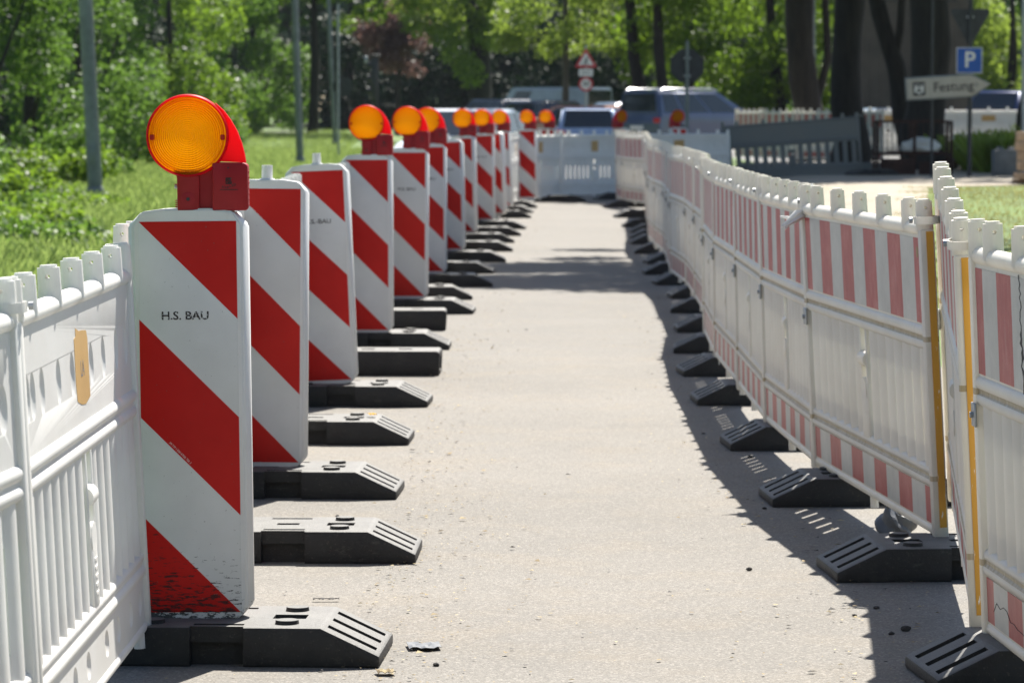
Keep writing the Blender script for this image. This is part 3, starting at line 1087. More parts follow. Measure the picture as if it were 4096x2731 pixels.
for i, (x, y, yaw, lean, lampq, pr) in enumerate(BE):
    if i == 0:
        o = b0
    else:
        o = dup(b0, bk)
    o.location = (x, y, 0.119 + hgt(x, y))
    o.rotation_euler = (0, R(-lean), R(yaw))
    beacons.append(o)
    if i < 12:
        ex = {0: "nearest and largest, with black scuffs at its foot", 1: "second in the row, without a lamp", 2: "third in the row, leaning, without a lamp", 9: "tenth in the row, steeply turned and leaning"}.get(
            i, "%s in the row from the camera" % ORD[i])
        tag(o, "red and white diagonal striped beacon, %s" % ex, "beacon", "striped beacons in the left row")
    else:
        tag(o, "red and white striped beacon behind the fence, %s" % ["left of the pale blue hatchback", "before the estate car, left of two", "under the round sign"][i - 12], "beacon", "striped beacons behind the far fence")
    if pr:
        text("stencil_print", "H.S. BAU" if i != 2 else "H.S.-BAU", 0.029 if i < 1 else 0.030, M['print'], o, (-0.004 if i else -0.008, -0.0380, 0.758 if i < 3 else 0.745), (R(90), 0, 0), depth=0.0002, bold=0.0006, sx=1.1)
for c in b0.children:
    if c.name.startswith("striped_sheet"):
        c.data = c.data.copy()
        c.data.materials[0] = M['foil_s']
    if c.name.startswith("body"):
        c.data = c.data.copy()
        c.data.materials[0] = M['bwhite_s']
for i, ps in ((0, ((0.88, -0.045), (0.39, -0.03))), (1, ((0.88, -0.03), (0.39, -0.045)))):
    for z, x in ps:
        diag_text(beacons[i], z + 0.02, x + 0.004)

# ---------------------------------------------------------------- warning lamps
def make_lamp():
    t = thing("warning_lamp", "", "warning lamp")
    C = (0, 0, 0.190)
    bm = NBM()
    lathe_y(bm, [(0.0985, -0.036), (0.1015, -0.039), (0.1040, -0.036), (0.1055, 0.0), (0.1040, 0.036), (0.1015, 0.039), (0.0985, 0.036), (0.0985, 0.0), (0.0985, -0.036)], 56)
    obj("lens_ring", bm, M['redh'], t, C)
    for s in (-1, 1):
        bm = NBM()
        lathe_y(bm, [(0.0, s * 0.0405), (0.03, s * 0.0400), (0.055, s * 0.0388), (0.08, s * 0.0362), (0.0905, s * 0.0347), (0.0985, s * 0.0345)], 56)
        ln = obj("lens", bm, M['amber'], t, C)
        bm = NBM()
        lathe_y(bm, [(0.0898, s * 0.0348), (0.0908, s * 0.0368), (0.0920, s * 0.0348)], 56)
        obj("lens_rim", bm, M['amber'], ln)
        for a in (8, 172):
            bm = NBM()
            x, z = 0.0900 * math.cos(R(a if a < 90 else a)), -0.004
            bx(bm, (x, s * 0.0352, z), (0.011, 0.006, 0.014), bev=0.002, seg=1)
            cyl(bm, (x, s * 0.037, z), (x, s * 0.040, z), 0.0042, seg=10)
            obj("lens_screw", bm, M['tail'], ln)
    bm = NBM()
    arc = [(0.070, 0.083), (0.091, 0.064), (0.109, 0.040), (0.125, 0.012), (0.137, -0.020), (0.144, -0.048), (0.147, -0.068)]
    arc += [(0.1052 * math.cos(R(a)), 0.1052 * math.sin(R(a))) for a in range(-38, 40, 7)]
    prism(bm, arc, -0.024, 0.024)
    obj("side_housing", bm, M['redh'], t, C)
    bm = NBM()
    prism(bm, [(-0.026, -0.19), (0.030, -0.19), (0.030, -0.095), (0.034, -0.085), (-0.036, -0.085), (-0.027, -0.105)], -0.033, 0.033, 0.004)
    bx(bm, (0.046, 0, -0.135), (0.036, 0.044, 0.105))
    for i in range(5):
        bx(bm, (-0.028, 0, -0.164 - i * 0.0055), (0.008, 0.04, 0.003))
    obj("stem", bm, M['redb'], t, C)
    bm = NBM()
    lathe_y(bm, [(0.0, -0.0305), (0.006, -0.0305), (0.006, -0.034), (0.016, -0.0335), (0.018, -0.033)], 24)
    obj("lock_boss", bm, M['redb'], t, (0.001, -0.0005, 0.190 - 0.160))
    bm = NBM()
    cyl(bm, (0, -0.033, 0), (0, -0.0362, 0), 0.0042, seg=12)
    obj("lock_pin", bm, M['dark'], t, (0.001, 0, 0.190 - 0.160))
    bm = NBM()
    prism(bm, [(0.062, -0.189), (0.150, -0.189), (0.154, -0.180), (0.153, -0.075), (0.144, -0.068), (0.062, -0.068)], -0.040, 0.040, 0.005)
    for i in range(7):
        bx(bm, (0.1535, -0.012 + 0.006 * (i % 3), -0.092 - i * 0.014), (0.004, 0.02, 0.006), bev=0.0015, seg=1)
    bc = obj("battery_case", bm, M['redb'], t, C)
    bm = NBM()
    cyl(bm, (0.103, -0.0398, -0.081), (0.103, -0.0408, -0.081), 0.0022, seg=8)
    obj("vent_hole", bm, M['dark'], bc)
    # square emblem with quarter arcs, curved word and a line of small print
    bm = NBM()
    bx(bm, (0.104, -0.0405, -0.1075), (0.015, 0.0008, 0.003))
    bx(bm, (0.104, -0.0405, -0.1205), (0.015, 0.0008, 0.003))
    bx(bm, (0.0975, -0.0405, -0.114), (0.002, 0.0008, 0.016))
    for r in (0.006, 0.0095, 0.013):
        for j in range(7):
            a = R(6 + 13 * j)
            bx(bm, (0.0980 + r * math.cos(a), -0.0405, -0.120 + r * math.sin(a)), (0.0022, 0.0008, 0.0030), rot=(0, -a, 0))
    obj("emblem", bm, M['ink'], bc)
    g = "TopLED"
    xo = [-0.0145, -0.0080, -0.0018, 0.0042, 0.0100, 0.0160]
    for i, ch in enumerate(g):
        q = xo[i] / 0.016
        text("case_print", ch, 0.0088, M['ink'], bc, (0.104 + xo[i], -0.0402, -0.1285 + xo[i] * 0.22 + 0.0012 * q * q), (R(90), R(-11 - 5 * q), 0), depth=0.0004, bold=0.0002)
    bm = NBM()
    gg = random.Random(3)
    x = 0.083
    while x < 0.127:
        w = gg.uniform(0.0012, 0.0024)
        bx(bm, (x, -0.0405, -0.1365 + gg.uniform(-0.0003, 0.0003)), (w, 0.0008, 0.0024))
        x += w + 0.0008
    obj("small_print", bm, M['ink'], bc)
    bm = NBM()
    cyl(bm, (-0.027, -0.012, -0.128), (-0.034, -0.012, -0.128), 0.006, seg=6)
    obj("side_bolt", bm, M['steel'], t, C)
    return t

lamp = make_lamp()
bpy.context.view_layer.update()
lk = list(lamp.children)
lamp_yaw = {0: 2, 3: -2, 4: -4, 5: -3, 7: -2, 8: -12, 10: -4, 11: -3, 12: -6, 13: 215, 14: 155}
first = True
n = 0
for i, b in enumerate(beacons):
    if not BE[i][4]:
        continue
    o = lamp if first else dup(lamp, lk)
    up = Matrix.Rotation(b.rotation_euler.y, 3, 'Y') @ Vector((0, 0, 1.024))
    o.location = Vector(b.location) + up
    o.rotation_euler = (0, 0, R(lamp_yaw[i]))
    if not first:
        o.rotation_euler.y = R(random.uniform(-1.5, 1.5))
    first = False
    if i == 0:
        lab = "largest amber warning lamp, in sharp focus on the nearest beacon"
    elif i < 12:
        lab = "round amber lamp in red housing on the %s beacon of the row" % ORD[i]
    else:
        lab = ["round amber lamp left of the blue hatchback behind the far fence", "amber lamp turned away before the grey estate car's dark rear window", "amber lamp turned sideways below the round sign"][i - 12]
    tag(o, lab, "warning lamp", "amber warning lamps on the beacons")

# ---------------------------------------------------------------- poles and signs
def pole(name, label, cat, base, top, r, mat, group=None, foot=True):
    t = thing(name, label, cat, base, group=group)
    v = Vector(top) - Vector(base)
    bm = NBM()
    tube(bm, [v * -0.05, v * 0.35, v * 0.7, v * 1.0], [r, r * 0.97, r * 0.93, r * 0.9], 20)
    obj("shaft", bm, mat, t)
    if foot:
        bm = NBM()
        tube(bm, [v * -0.02, v * 0.02, v * 0.03], [r * 1.35, r * 1.35, r * 1.02], 20)
        obj("foot_collar", bm, mat, t)
        d = v.normalized() * 0.75
        bm = NBM()
        bx(bm, d + Vector((0, -r * 0.96, 0)), (r * 0.8, 0.02, 0.30), bev=0.004)
        obj("access_door", bm, mat, t)
    return t

def lamp_head(t, v, side, mat):
    bm = NBM()
    v = Vector(v)
    tube(bm, [v, v + Vector((side * 0.3, 0, 0.25)), v + Vector((side * 1.1, 0, 0.35))], [0.05, 0.045, 0.04], 10)
    arm = obj("arm", bm, mat, t)
    bm = NBM()
    bx(bm, v + Vector((side * 1.45, 0, 0.35)), (0.75, 0.3, 0.12), bev=0.04)
    obj("lamp_head", bm, mat, arm)

for i, (b, tp, r) in enumerate([((-6.56, 57, 0), (-6.92, 57, 8.0), 0.115), ((-5.62, 96, 0), (-5.86, 96, 8.0), 0.098), ((-6.6, 135, hgt(-6.6, 135)), (-6.95, 135, 8.2), 0.085)]):
    t = pole("street_lamp", "grey steel street lamp post %s" % ["on the grass, nearest and thickest of three", "in the middle of the row of three before the hedge", "slimmest and farthest of three, beside the round sign back"][i],
             "street lamp", b, tp, r, M['pole'], "street lamps on the grass verge")
    lamp_head(t, Vector(tp) - Vector(b), 1, M['pole'])

def disc(bm, c, r, th, seg=36, sides=None):
    pts = [(c[0] + r * math.cos(2 * math.pi * (k + 0.5) / (sides or seg)), c[2] + r * math.sin(2 * math.pi * (k + 0.5) / (sides or seg))) for k in range(sides or seg)]
    prism(bm, pts, c[1] - th / 2, c[1] + th / 2, 0.004, 1)

def post(t, h, r=0.030, mat=None, x=0.0, y=0.0, z0=-0.05):
    bm = NBM()
    cyl(bm, (x, y, z0), (x, y, h), r, seg=14)
    return obj("post", bm, mat or M['steel'], t)

def bracket(t, z, y, parent=None):
    bm = NBM()
    bx(bm, (0, y, z), (0.12, 0.03, 0.035), bev=0.004)
    return obj("bracket", bm, M['steel'], parent or t)

t = thing("round_sign", "back of a round sign beside the farthest lamp post", "traffic sign", (-5.13, 107, 0))
post(t, 4.6, 0.035)
bm = NBM()
disc(bm, (0.13, 0.06, 2.17), 0.30, 0.006)
pl = obj("sign_plate", bm, M['dark'], t)
bracket(t, 2.35, 0.03, pl)
bracket(t, 2.0, 0.03, pl)
t = thing("round_sign", "dark back of a large round sign above the grey estate car", "traffic sign", (3.0, 62, hgt(3.0, 62)))
post(t, 2.6 - 0.0, 0.030, M['pole'])
bm = NBM()
disc(bm, (0.0, 0.06, 2.17), 0.31, 0.006, sides=8)
pl = obj("sign_plate", bm, M['dark'], t)
bracket(t, 2.3, 0.03, pl)
bracket(t, 2.0, 0.03, pl)

t = thing("traffic_signal", "slim dark signal seen from behind on a post, before the purple tree", "traffic signal", (-4.1, 108, 0))
post(t, 3.2, 0.045, M['dark'], 0.08)
bm = NBM()
bx(bm, (0, 0, 2.42), (0.20, 0.20, 1.25), bev=0.03)
bx(bm, (0.02, 0, 3.10), (0.34, 0.34, 0.06), bev=0.02)
h = obj("signal_head", bm, M['dark'], t)
for q in range(3):
    bm = NBM()
    cyl(bm, (-0.09, 0, 2.05 + 0.38 * q), (-0.20, 0, 2.05 + 0.38 * q), 0.11, 0.10, seg=16)
    obj("visor", bm, M['dark'], h)
bm = NBM()
bx(bm, (-0.25, 0, 2.98), (0.10, 0.12, 0.22), bev=0.02)
obj("detector", bm, M['steel'], t)

def tri_pts(w, h, up=True):
    r = 0.04
    p = [(-w / 2 + r, 0), (w / 2 - r, 0), (w / 2, r * 0.8), (r * 0.5, h), (-r * 0.5, h), (-w / 2, r * 0.8)]
    return p if up else [(x, -z) for x, z in p]

t = thing("roadworks_sign", "red triangle roadworks warning sign above a white plate and round 30 sign", "traffic sign", (2.2, 108, hgt(2.2, 108)))
z0 = -hgt(2.2, 108)
post(t, 3.4 + z0, 0.035)
bm = NBM()
prism(bm, [(x, z + 2.74 + z0) for x, z in tri_pts(0.64, 0.56)], -0.050, -0.044)
tr = obj("warning_triangle", bm, M['signred'], t)
bm = NBM()
prism(bm, [(x * 0.68, z * 0.64 + 2.81 + z0) for x, z in tri_pts(0.64, 0.56)], -0.0535, -0.051)
obj("white_field", bm, M['bluegrey'], tr)
bm = NBM()   # man digging
bx(bm, (0.01, -0.055, 2.955 + z0), (0.055, 0.002, 0.10), rot=(0, R(18), 0))
bx(bm, (0.035, -0.055, 2.87 + z0), (0.025, 0.002, 0.10), rot=(0, R(-12), 0))
bx(bm, (-0.022, -0.055, 2.87 + z0), (0.025, 0.002, 0.10), rot=(0, R(16), 0))
bx(bm, (-0.03, -0.055, 2.93 + z0), (0.10, 0.002, 0.018), rot=(0, R(-40), 0))
disc(bm, (0.035, -0.055, 3.025 + z0), 0.024, 0.002, 14)
bx(bm, (-0.085, -0.055, 2.845 + z0), (0.06, 0.002, 0.03))
obj("digging_man", bm, M['ink'], tr)
bm = NBM()
bx(bm, (0, -0.047, 2.59 + z0), (0.42, 0.006, 0.21), bev=0.002, seg=1)
pl = obj("white_plate", bm, M['bluegrey'], t)
bm = NBM()
for i, w in enumerate((0.26, 0.30)):
    bx(bm, (0, -0.0512, 2.62 - 0.06 * i + z0), (w, 0.001, 0.022))
obj("plate_print", bm, M['pole'], pl)
bm = NBM()
disc(bm, (0, -0.047, 2.25 + z0), 0.215, 0.006)
rd = obj("round_plate", bm, M['signred'], t)
bm = NBM()
disc(bm, (0, -0.0535, 2.25 + z0), 0.155, 0.003)
obj("white_field", bm, M['bluegrey'], rd)
text("speed_figure", "30", 0.21, M['ink'], rd, (0, -0.0562, 2.25 + z0), (R(90), 0, 0), depth=0.0005, bold=0.004)

zb = hgt(7.46, 59)
t = thing("parking_sign_post", "post with dark triangle back, blue P parking sign and white Festung arrow sign", "traffic sign", (7.46, 59, zb))
post(t, 4.4 - zb, 0.036, M['dark'])
bm = NBM()
prism(bm, [(x, z + 3.08 - zb) for x, z in tri_pts(0.66, 0.60, False)], 0.045, 0.051)
pl = obj("triangle_back", bm, M['dark'], t)
bracket(t, 2.95 - zb, 0.03, pl)
bm = NBM()
bx(bm, (-0.02, -0.047, 2.245 - zb), (0.42, 0.006, 0.42), bev=0.002, seg=1)
pk = obj("parking_plate", bm, M['bluegrey'], t)
bm = NBM()
bx(bm, (-0.02, -0.0515, 2.245 - zb), (0.395, 0.003, 0.395))
obj("blue_field", bm, M['signblue'], pk)
text("parking_letter", "P", 0.36, M['bluegrey'], pk, (-0.015, -0.0536, 2.245 - zb), (R(90), 0, 0), depth=0.0005, bold=0.006)
bm = NBM()
aw = [(-1.06, -0.19), (0.03, -0.19), (0.34, 0.0), (0.03, 0.19), (-1.06, 0.19)]
ar = R(3.5)
def trot(p):
    return (p[0] * math.cos(ar) - p[1] * math.sin(ar), p[0] * math.sin(ar) + p[1] * math.cos(ar) + 1.84 - zb)
prism(bm, [trot(p) for p in aw], -0.075, -0.045, 0.004)
arw = obj("arrow_board", bm, M['pole'], t)
bm = NBM()
prism(bm, [trot((x * 0.965 - 0.015, z * 0.86)) for x, z in aw], -0.0785, -0.076)
obj("white_field", bm, simple("shaded_sign_sheet", (0.40, 0.37, 0.31), 0.6, 0, 0.08), arw)  # sheet greyed so its colour carries the shade on the arrow board
text("arrow_word", "Festung", 0.215, M['ink'], arw, trot((-0.28, -0.005)) and (trot((-0.28, -0.005))[0], -0.0805, trot((-0.28, -0.005))[1]), (R(90), -ar, 0), depth=0.0005, bold=0.002)
bm = NBM()
ic = trot((-0.84, -0.005))
bx(bm, (ic[0], -0.080, ic[1]), (0.20, 0.002, 0.22), rot=(0, -ar, 0))
ico = obj("pictogram", bm, M['ink'], arw)
bm = NBM()   # castle with two towers and a gate
for dx in (-0.055, 0.055):
    bx(bm, (ic[0] + dx, -0.0815, ic[1] - 0.01), (0.036, 0.001, 0.11))
bx(bm, (ic[0], -0.0815, ic[1] + 0.012), (0.09, 0.001, 0.035))
bx(bm, (ic[0], -0.0815, ic[1] - 0.065), (0.045, 0.001, 0.045))
for k_ in range(4):
    bx(bm, (ic[0] - 0.066 + 0.044 * k_, -0.0815, ic[1] + 0.062), (0.02, 0.001, 0.022))
obj("castle_shape", bm, M['bluegrey'], ico)
bm = NBM()
q = trot((0.10, 0.0))
for k_ in range(4):
    bx(bm, (q[0] - 0.02 + 0.03 * (k_ % 2), -0.0805, q[1] - 0.012 + 0.03 * (k_ // 2)), (0.02, 0.002, 0.02))
obj("small_symbol", bm, M['pole'], arw)
for x in (-0.98, -0.60):
    pass
bm = NBM()
cyl(bm, (-0.62, -0.02, -0.05), (-0.62, -0.02, 1.95 - zb + 3), 0.022, seg=12)
obj("post", bm, M['dark'], t)  # dark metal puts the shade on this post into its colour

pole("metal_pole", "slim galvanised pole at the right edge of the picture", "pole", (8.37, 59.0, hgt(8.3, 59)), (8.33, 59.0, 6.5), 0.062, M['steel'], foot=False)
pole("metal_pole", "thin grey pole between the two big tree trunks", "pole", (7.0, 84, 0.35), (6.95, 84, 7.0), 0.05, M['pole'], foot=False)
pole("metal_pole", "grey pole against the brown building, left of the dark triangle", "pole", (9.6, 82, 0.35), (9.62, 82, 7.0), 0.06, M['pole'], foot=False)

# rusty frame under the Festung sign
t = thing("steel_frame", "rusty steel frame with boards beneath the Festung arrow sign", "frame", (6.75, 61.0, hgt(6.7, 61)))
bm = NBM()
for x in (-0.62, 0.0, 0.62):
    for y in (-0.3, 0.3):
        bx(bm, (x, y, 0.42), (0.05, 0.05, 0.98))
for z in (0.36, 0.90):
    for y in (-0.3, 0.3):
        bx(bm, (0, y, z), (1.19, 0.04, 0.04))
    for x in (-0.62, 0.62):
        bx(bm, (x, 0, z - 0.05), (0.04, 0.55, 0.04))
obj("frame", bm, M['rust'], t)
bm = NBM()
bx(bm, (-0.3, -0.33, 0.13), (0.55, 0.03, 0.30), bev=0.004)
bx(bm, (0.32, -0.33, 0.10), (0.5, 0.03, 0.26), bev=0.004)
obj("board", bm, M['rust'], t)
bm = NBM()
for k_ in range(14):
    cyl(bm, (-0.57 + 0.0877 * k_, 0.3, 0.385), (-0.57 + 0.0877 * k_, 0.3, 0.88), 0.008, seg=6)
obj("bars", bm, M['rust'], t)
bm = NBM()
bx(bm, (0.05, 0.0, 0.39), (0.9, 0.5, 0.02), bev=0.003)
obj("shelf", bm, M['rust'], t)
bm = NBM()
bmesh.ops.create_icosphere(bm, subdivisions=3, radius=1.0, matrix=xf((0, 0, 0), sc=(0.33, 0.24, 0.17)))
g = random.Random(4)
for v in bm.verts:
    v.co *= 1 + g.uniform(-0.13, 0.13)
    v.co.z = max(v.co.z, -0.06) + 0.06
o = obj("plastic_sack", bm, M['wdirty'], None, (6.9, 61.0, hgt(6.7, 61) + 0.40))
tag(o, "crumpled pale sack lying on the rusty frame", "sack")

t = thing("concrete_block", "dark concrete block beside the yellow weeds at the right edge", "block", (8.16, 59.8, hgt(8.1, 59.8)))
bm = NBM()
bx(bm, (0, 0, 0.22), (0.42, 0.42, 0.44), bev=0.02)
obj("block", bm, M['concrete'], t)
for x in (-0.1, 0.1):
    bm = NBM()
    bx(bm, (x, 0, 0.46), (0.12, 0.12, 0.05), bev=0.015)
    obj("knob", bm, M['concrete'], t)
t = thing("timber_stack", "stack of raw timber beams at the right edge of the picture", "timber stack", (7.55, 53.0, hgt(7.5, 53)), (0, 0, R(8)))
g = random.Random(9)
for k_ in range(5):
    for j in range(3):
        bm = NBM()
        bx(bm, (0.13 * j + g.uniform(-0.06, 0.06) - 0.02, 0, 0.12 + 0.145 * k_), (0.12, 0.9, 0.135 if k_ else 0.10), bev=0.006)
        obj("beam", bm, M['wood'], t)
bm = NBM()
for y in (-0.35, 0.35):
    bx(bm, (0.13, y, 0.02), (0.5, 0.1, 0.09), bev=0.005)
obj("bearer", bm, M['wood'], t)

# ---------------------------------------------------------------- brown building behind the trunks
t = thing("building", "brown timber clad building behind the big tree trunks", "building", (12.95, 118, 0.3))
bm = NBM()
for k_ in range(10):
    bx(bm, (-1.6 + 0.35 * k_ - 0.2, -3.0 + 0.004 * (k_ % 2), 4.0), (0.345, 0.06, 6.2), bev=0.008, seg=1)
bx(bm, (-0.2, 0.1, 4.0), (3.4, 6.0, 6.4))
obj("wall", bm, simple("brown_cladding", (0.08, 0.066, 0.048), 0.85, 0, 0.25, 1.2), t)
bm = NBM()
bx(bm, (-0.2, 0.05, 0.45), (3.6, 6.2, 0.9))
obj("plinth", bm, simple("teal_plinth", (0.035, 0.06, 0.065), 0.8, 0, 0.2, 3), t)
bm = NBM()
prism(bm, [(-2.4, 7.1), (2.0, 7.1), (-0.2, 9.4)], -3.6, 3.6)
obj("roof", bm, M['concrete'], t)
for x in (-1.2, 0.7):
    bm = NBM()
    bx(bm, (x, -3.06, 5.2), (0.9, 0.05, 1.2), bev=0.005)
    w = obj("window", bm, M['dark'], t)
    bm = NBM()
    bx(bm, (x, -3.09, 5.2), (0.78, 0.02, 1.08))
    obj("pane", bm, M['glass'], w)
bm = NBM()
tube(bm, [(-0.2, -3.12, 0.3), (-0.2, -3.12, 6.6)], [0.05, 0.05], 10)
obj("downpipe", bm, M['steel'], t)

# ---------------------------------------------------------------- cars
def paint(name, col):
    k = NB(name)
    k.set(Base_Color=col, Roughness=0.3, Metallic=0.25)
    k.b.inputs['Coat Weight'].default_value = 0.9
    k.b.inputs['Coat Roughness'].default_value = 0.05
    n = k.noise(k.coord(), 2.5, 5)
    k.l(k.ramp(n, [(0.3, tuple(c * 0.9 for c in col)), (0.7, tuple(min(1, c * 1.06) for c in col))]), k.b.inputs['Base Color'])
    return k.m

def car(label, x, y, head, L, Wd, H, kind, mat, zoff=0.0, name="parked_car", cat="car"):
    """head: compass direction of the nose in degrees, 0 = away from the path (+Y), 90 = right"""
    t = thing(name, label, cat, (x, y, hgt(x, y) + 0.014 + zoff), (0, 0, R(90 - head)), "cars on the road beyond the path")
    hw = Wd / 2
    van = kind == 'van'
    mpv = kind == 'mpv'
    zb = 0.98 if mpv else (1.08 if van else 0.92)
    xr, xf_ = -L / 2, L / 2
    xw = L * (0.34 if van else 0.30 if mpv else 0.22)
    rr = xr + (0.06 if van else 0.12 if mpv else 0.42 if kind == 'hatch' else 0.55)
    rf = L * (0.20 if van else 0.02 if mpv else 0.03)
    bm = NBM()
    pts = [(xr + 0.10, 0.22), (xr + 0.02, 0.42), (xr, 0.75), (xr + 0.06, zb), (xw, zb), (xf_ - 0.45, zb - 0.12), (xf_ - 0.10, zb - 0.28), (xf_, 0.52), (xf_ - 0.05, 0.25)]
    # wheel arches as notches of the side profile
    def arch(cx, r=0.36):
        return [(cx + r * math.cos(a), 0.24 + 0.10 + r * math.sin(a) * 0.98) for a in [R(d) for d in range(0, 181, 15)]]
    fx, bxx = xf_ - 0.82, xr + 0.80
    low = [(xf_ - 0.05, 0.25)] + [(fx + 0.37, 0.25)] + arch(fx) + [(fx - 0.37, 0.25)] + [(bxx + 0.37, 0.25)] + arch(bxx) + [(bxx - 0.37, 0.25)]
    prof = pts[:-1] + low
    prism(bm, prof, -hw, hw)
    es = [e for e in bm.edges if e.calc_length() > 0.09 and all(v.co.z > 0.4 for v in e.verts)]
    bmesh.ops.bevel(bm, geom=es, offset=0.055, segments=3, affect='EDGES', profile=0.6)
    obj("body", bm, mat, t, ang=30)
    wb, wr = hw - 0.05, hw - (0.12 if van else 0.20)
    xb0 = xr + 0.05
    B = [Vector((xb0, -wb, zb - 0.02)), Vector((xw, -wb, zb - 0.02)), Vector((xw, wb, zb - 0.02)), Vector((xb0, wb, zb - 0.02))]
    T = [Vector((rr, -wr, H)), Vector((rf, -wr, H)), Vector((rf, wr, H)), Vector((rr, wr, H))]
    bm = NBM()
    vb = [bm.verts.new(p) for p in B]
    vt = [bm.verts.new(p) for p in T]
    fs = [bm.faces.new(vb[::-1]), bm.faces.new(vt)]
    for i in range(4):
        j = (i + 1) % 4
        fs.append(bm.faces.new((vb[i], vb[j], vt[j], vt[i])))
    bmesh.ops.recalc_face_normals(bm, faces=fs)
    bmesh.ops.bevel(bm, geom=[e for e in bm.edges if max(v.co.z for v in e.verts) > zb], offset=0.07, segments=3, affect='EDGES')
    obj("cabin", bm, mat, t, ang=40)
    def pane(nm, a, b, c, d, s0, s1, t0, t1):
        def P(s, u):
            return (a.lerp(b, s)).lerp(d.lerp(c, s), u)
        q = [P(s0, t0), P(s1, t0), P(s1, t1), P(s0, t1)]
        nrm = (q[1] - q[0]).cross(q[3] - q[0]).normalized()
        cen = sum(q, Vector()) / 4
        if nrm.dot(cen - Vector(((rr + rf) / 2, 0, (zb + H) / 2))) < 0:
            nrm = -nrm
        bm = NBM()
        lo = [bm.verts.new(p + nrm * 0.002) for p in q]
        hi = [bm.verts.new(p + nrm * 0.010) for p in q]
        f = [bm.faces.new(lo), bm.faces.new(hi[::-1])]
        for i in range(4):
            j = (i + 1) % 4
            f.append(bm.faces.new((lo[i], hi[i], hi[j], lo[j])))
        bmesh.ops.recalc_face_normals(bm, faces=f)
        obj(nm, bm, M['glass'], t, smooth=False)
    pane("windscreen", B[1], B[2], T[2], T[1], 0.07, 0.93, 0.08, 0.90)
    pane("rear_window", B[3], B[0], T[0], T[3], 0.08, 0.92, 0.16, 0.88)
    for a, b, c, d in ((B[0], B[1], T[1], T[0]), (B[3], B[2], T[2], T[3])):
        if van:
            pane("side_window", a, b, c, d, 0.70, 0.90, 0.14, 0.86)
        else:
            for s0, s1 in ((0.06, 0.24), (0.27, 0.55), (0.58, 0.88)):
                pane("side_window", a, b, c, d, s0, s1, 0.12, 0.86)
    for cx in (fx, bxx):
        for s in (-1, 1):
            bm = NBM()
            lathe_y(bm, [(0.19, -0.10), (0.30, -0.10), (0.32, -0.07), (0.32, 0.07), (0.30, 0.10), (0.19, 0.10)], 26)
            w = obj("wheel", bm, M['tyre'], t, (cx, s * (hw - 0.13), 0.31))
            bm = NBM()
            lathe_y(bm, [(0.0, s * 0.075), (0.05, s * 0.085), (0.06, s * 0.06), (0.17, s * 0.07), (0.195, s * 0.09)], 24)
            obj("rim", bm, M['rim'], w)
    for s in (-1, 1):
        bm = NBM()
        bx(bm, (xr + 0.03, s * (hw - 0.14), 0.82), (0.10, 0.24, 0.22 if not mpv else 0.16), bev=0.03)
        obj("tail_light", bm, M['tail'], t)
        bm = NBM()
        bx(bm, (xf_ - 0.14, s * (hw - 0.22), zb - 0.29), (0.22, 0.32, 0.12), rot=(0, R(18), 0), bev=0.03)
        obj("headlight", bm, M['head'], t)
        bm = NBM()
        bx(bm, (xw - 0.35, s * (hw + 0.06), zb + 0.06), (0.12, 0.20, 0.13), bev=0.03)
        obj("wing_mirror", bm, mat, t)
        if mpv:
            bm = NBM()
            tube(bm, [(rr + 0.15, s * (wr - 0.03), H), (rr + 0.3, s * (wr - 0.03), H + 0.05), (rf - 0.2, s * (wr - 0.03), H + 0.05), (rf, s * (wr - 0.03), H)], [0.018] * 4, 8)
            obj("roof_rail", bm, M['chrome'], t)
    bm = NBM()
    bx(bm, (xr + 0.005, 0, 0.62), (0.03, 0.52, 0.11), bev=0.004)
    obj("number_plate", bm, M['bluegrey'], t)
    bm = NBM()
    bx(bm, (xr + 0.04, 0, 0.36), (0.10, Wd - 0.16, 0.14), bev=0.03)
    bx(bm, (xf_ - 0.03, 0, 0.36), (0.08, Wd - 0.20, 0.14), bev=0.03)
    obj("bumper_trim", bm, M['dark'], t)
    return t

P_silver = paint("silver_paint", (0.28, 0.33, 0.40))
P_white = paint("white_paint", (0.74, 0.76, 0.80))
P_blue = paint("pale_blue_paint", (0.32, 0.41, 0.58))
P_dark = paint("dark_blue_paint", (0.025, 0.035, 0.06))
P_copper = paint("copper_paint", (0.45, 0.22, 0.13))
P_grey = paint("grey_blue_paint", (0.06, 0.085, 0.16))
P_navy = paint("navy_paint", (0.03, 0.05, 0.14))
car("grey blue estate car seen from behind at an angle, with roof rails", 5.30, 104, 47, 4.85, 1.84, 1.66, 'mpv', P_grey)
car("pale blue hatchback seen from behind above the end fence", 1.95, 97, -2, 4.0, 1.75, 1.52, 'hatch', P_blue)
car("silver delivery van facing left behind the parked cars", 1.3, 138, -52, 5.2, 1.9, 2.05, 'van', P_silver, name="parked_van", cat="van")
car("dark car in front of the silver van, behind the lamps", 0.55, 116, -35, 4.4, 1.8, 1.5, 'hatch', P_dark)
car("copper coloured car between dark car and pale blue hatchback", 1.7, 110, -62, 4.3, 1.78, 1.42, 'saloon', P_copper)
car("white car half hidden between the hatchback and the estate car", 3.25, 112, -20, 4.3, 1.78, 1.5, 'hatch', P_white)
car("white small car at the left behind the row of lamps", -0.95, 70, 196, 4.1, 1.72, 1.46, 'hatch', P_white)
car("dark car farthest left beside the silver van", -0.9, 134, -40, 4.3, 1.78, 1.6, 'hatch', P_dark)
car("navy car with red tail light behind the Festung sign, right edge", 13.6, 95, 38, 4.3, 1.8, 1.62, 'hatch', P_navy)
car("pale car glinting behind the rusty frame", 10.6, 92, 80, 4.3, 1.78, 1.15, 'saloon', P_blue)

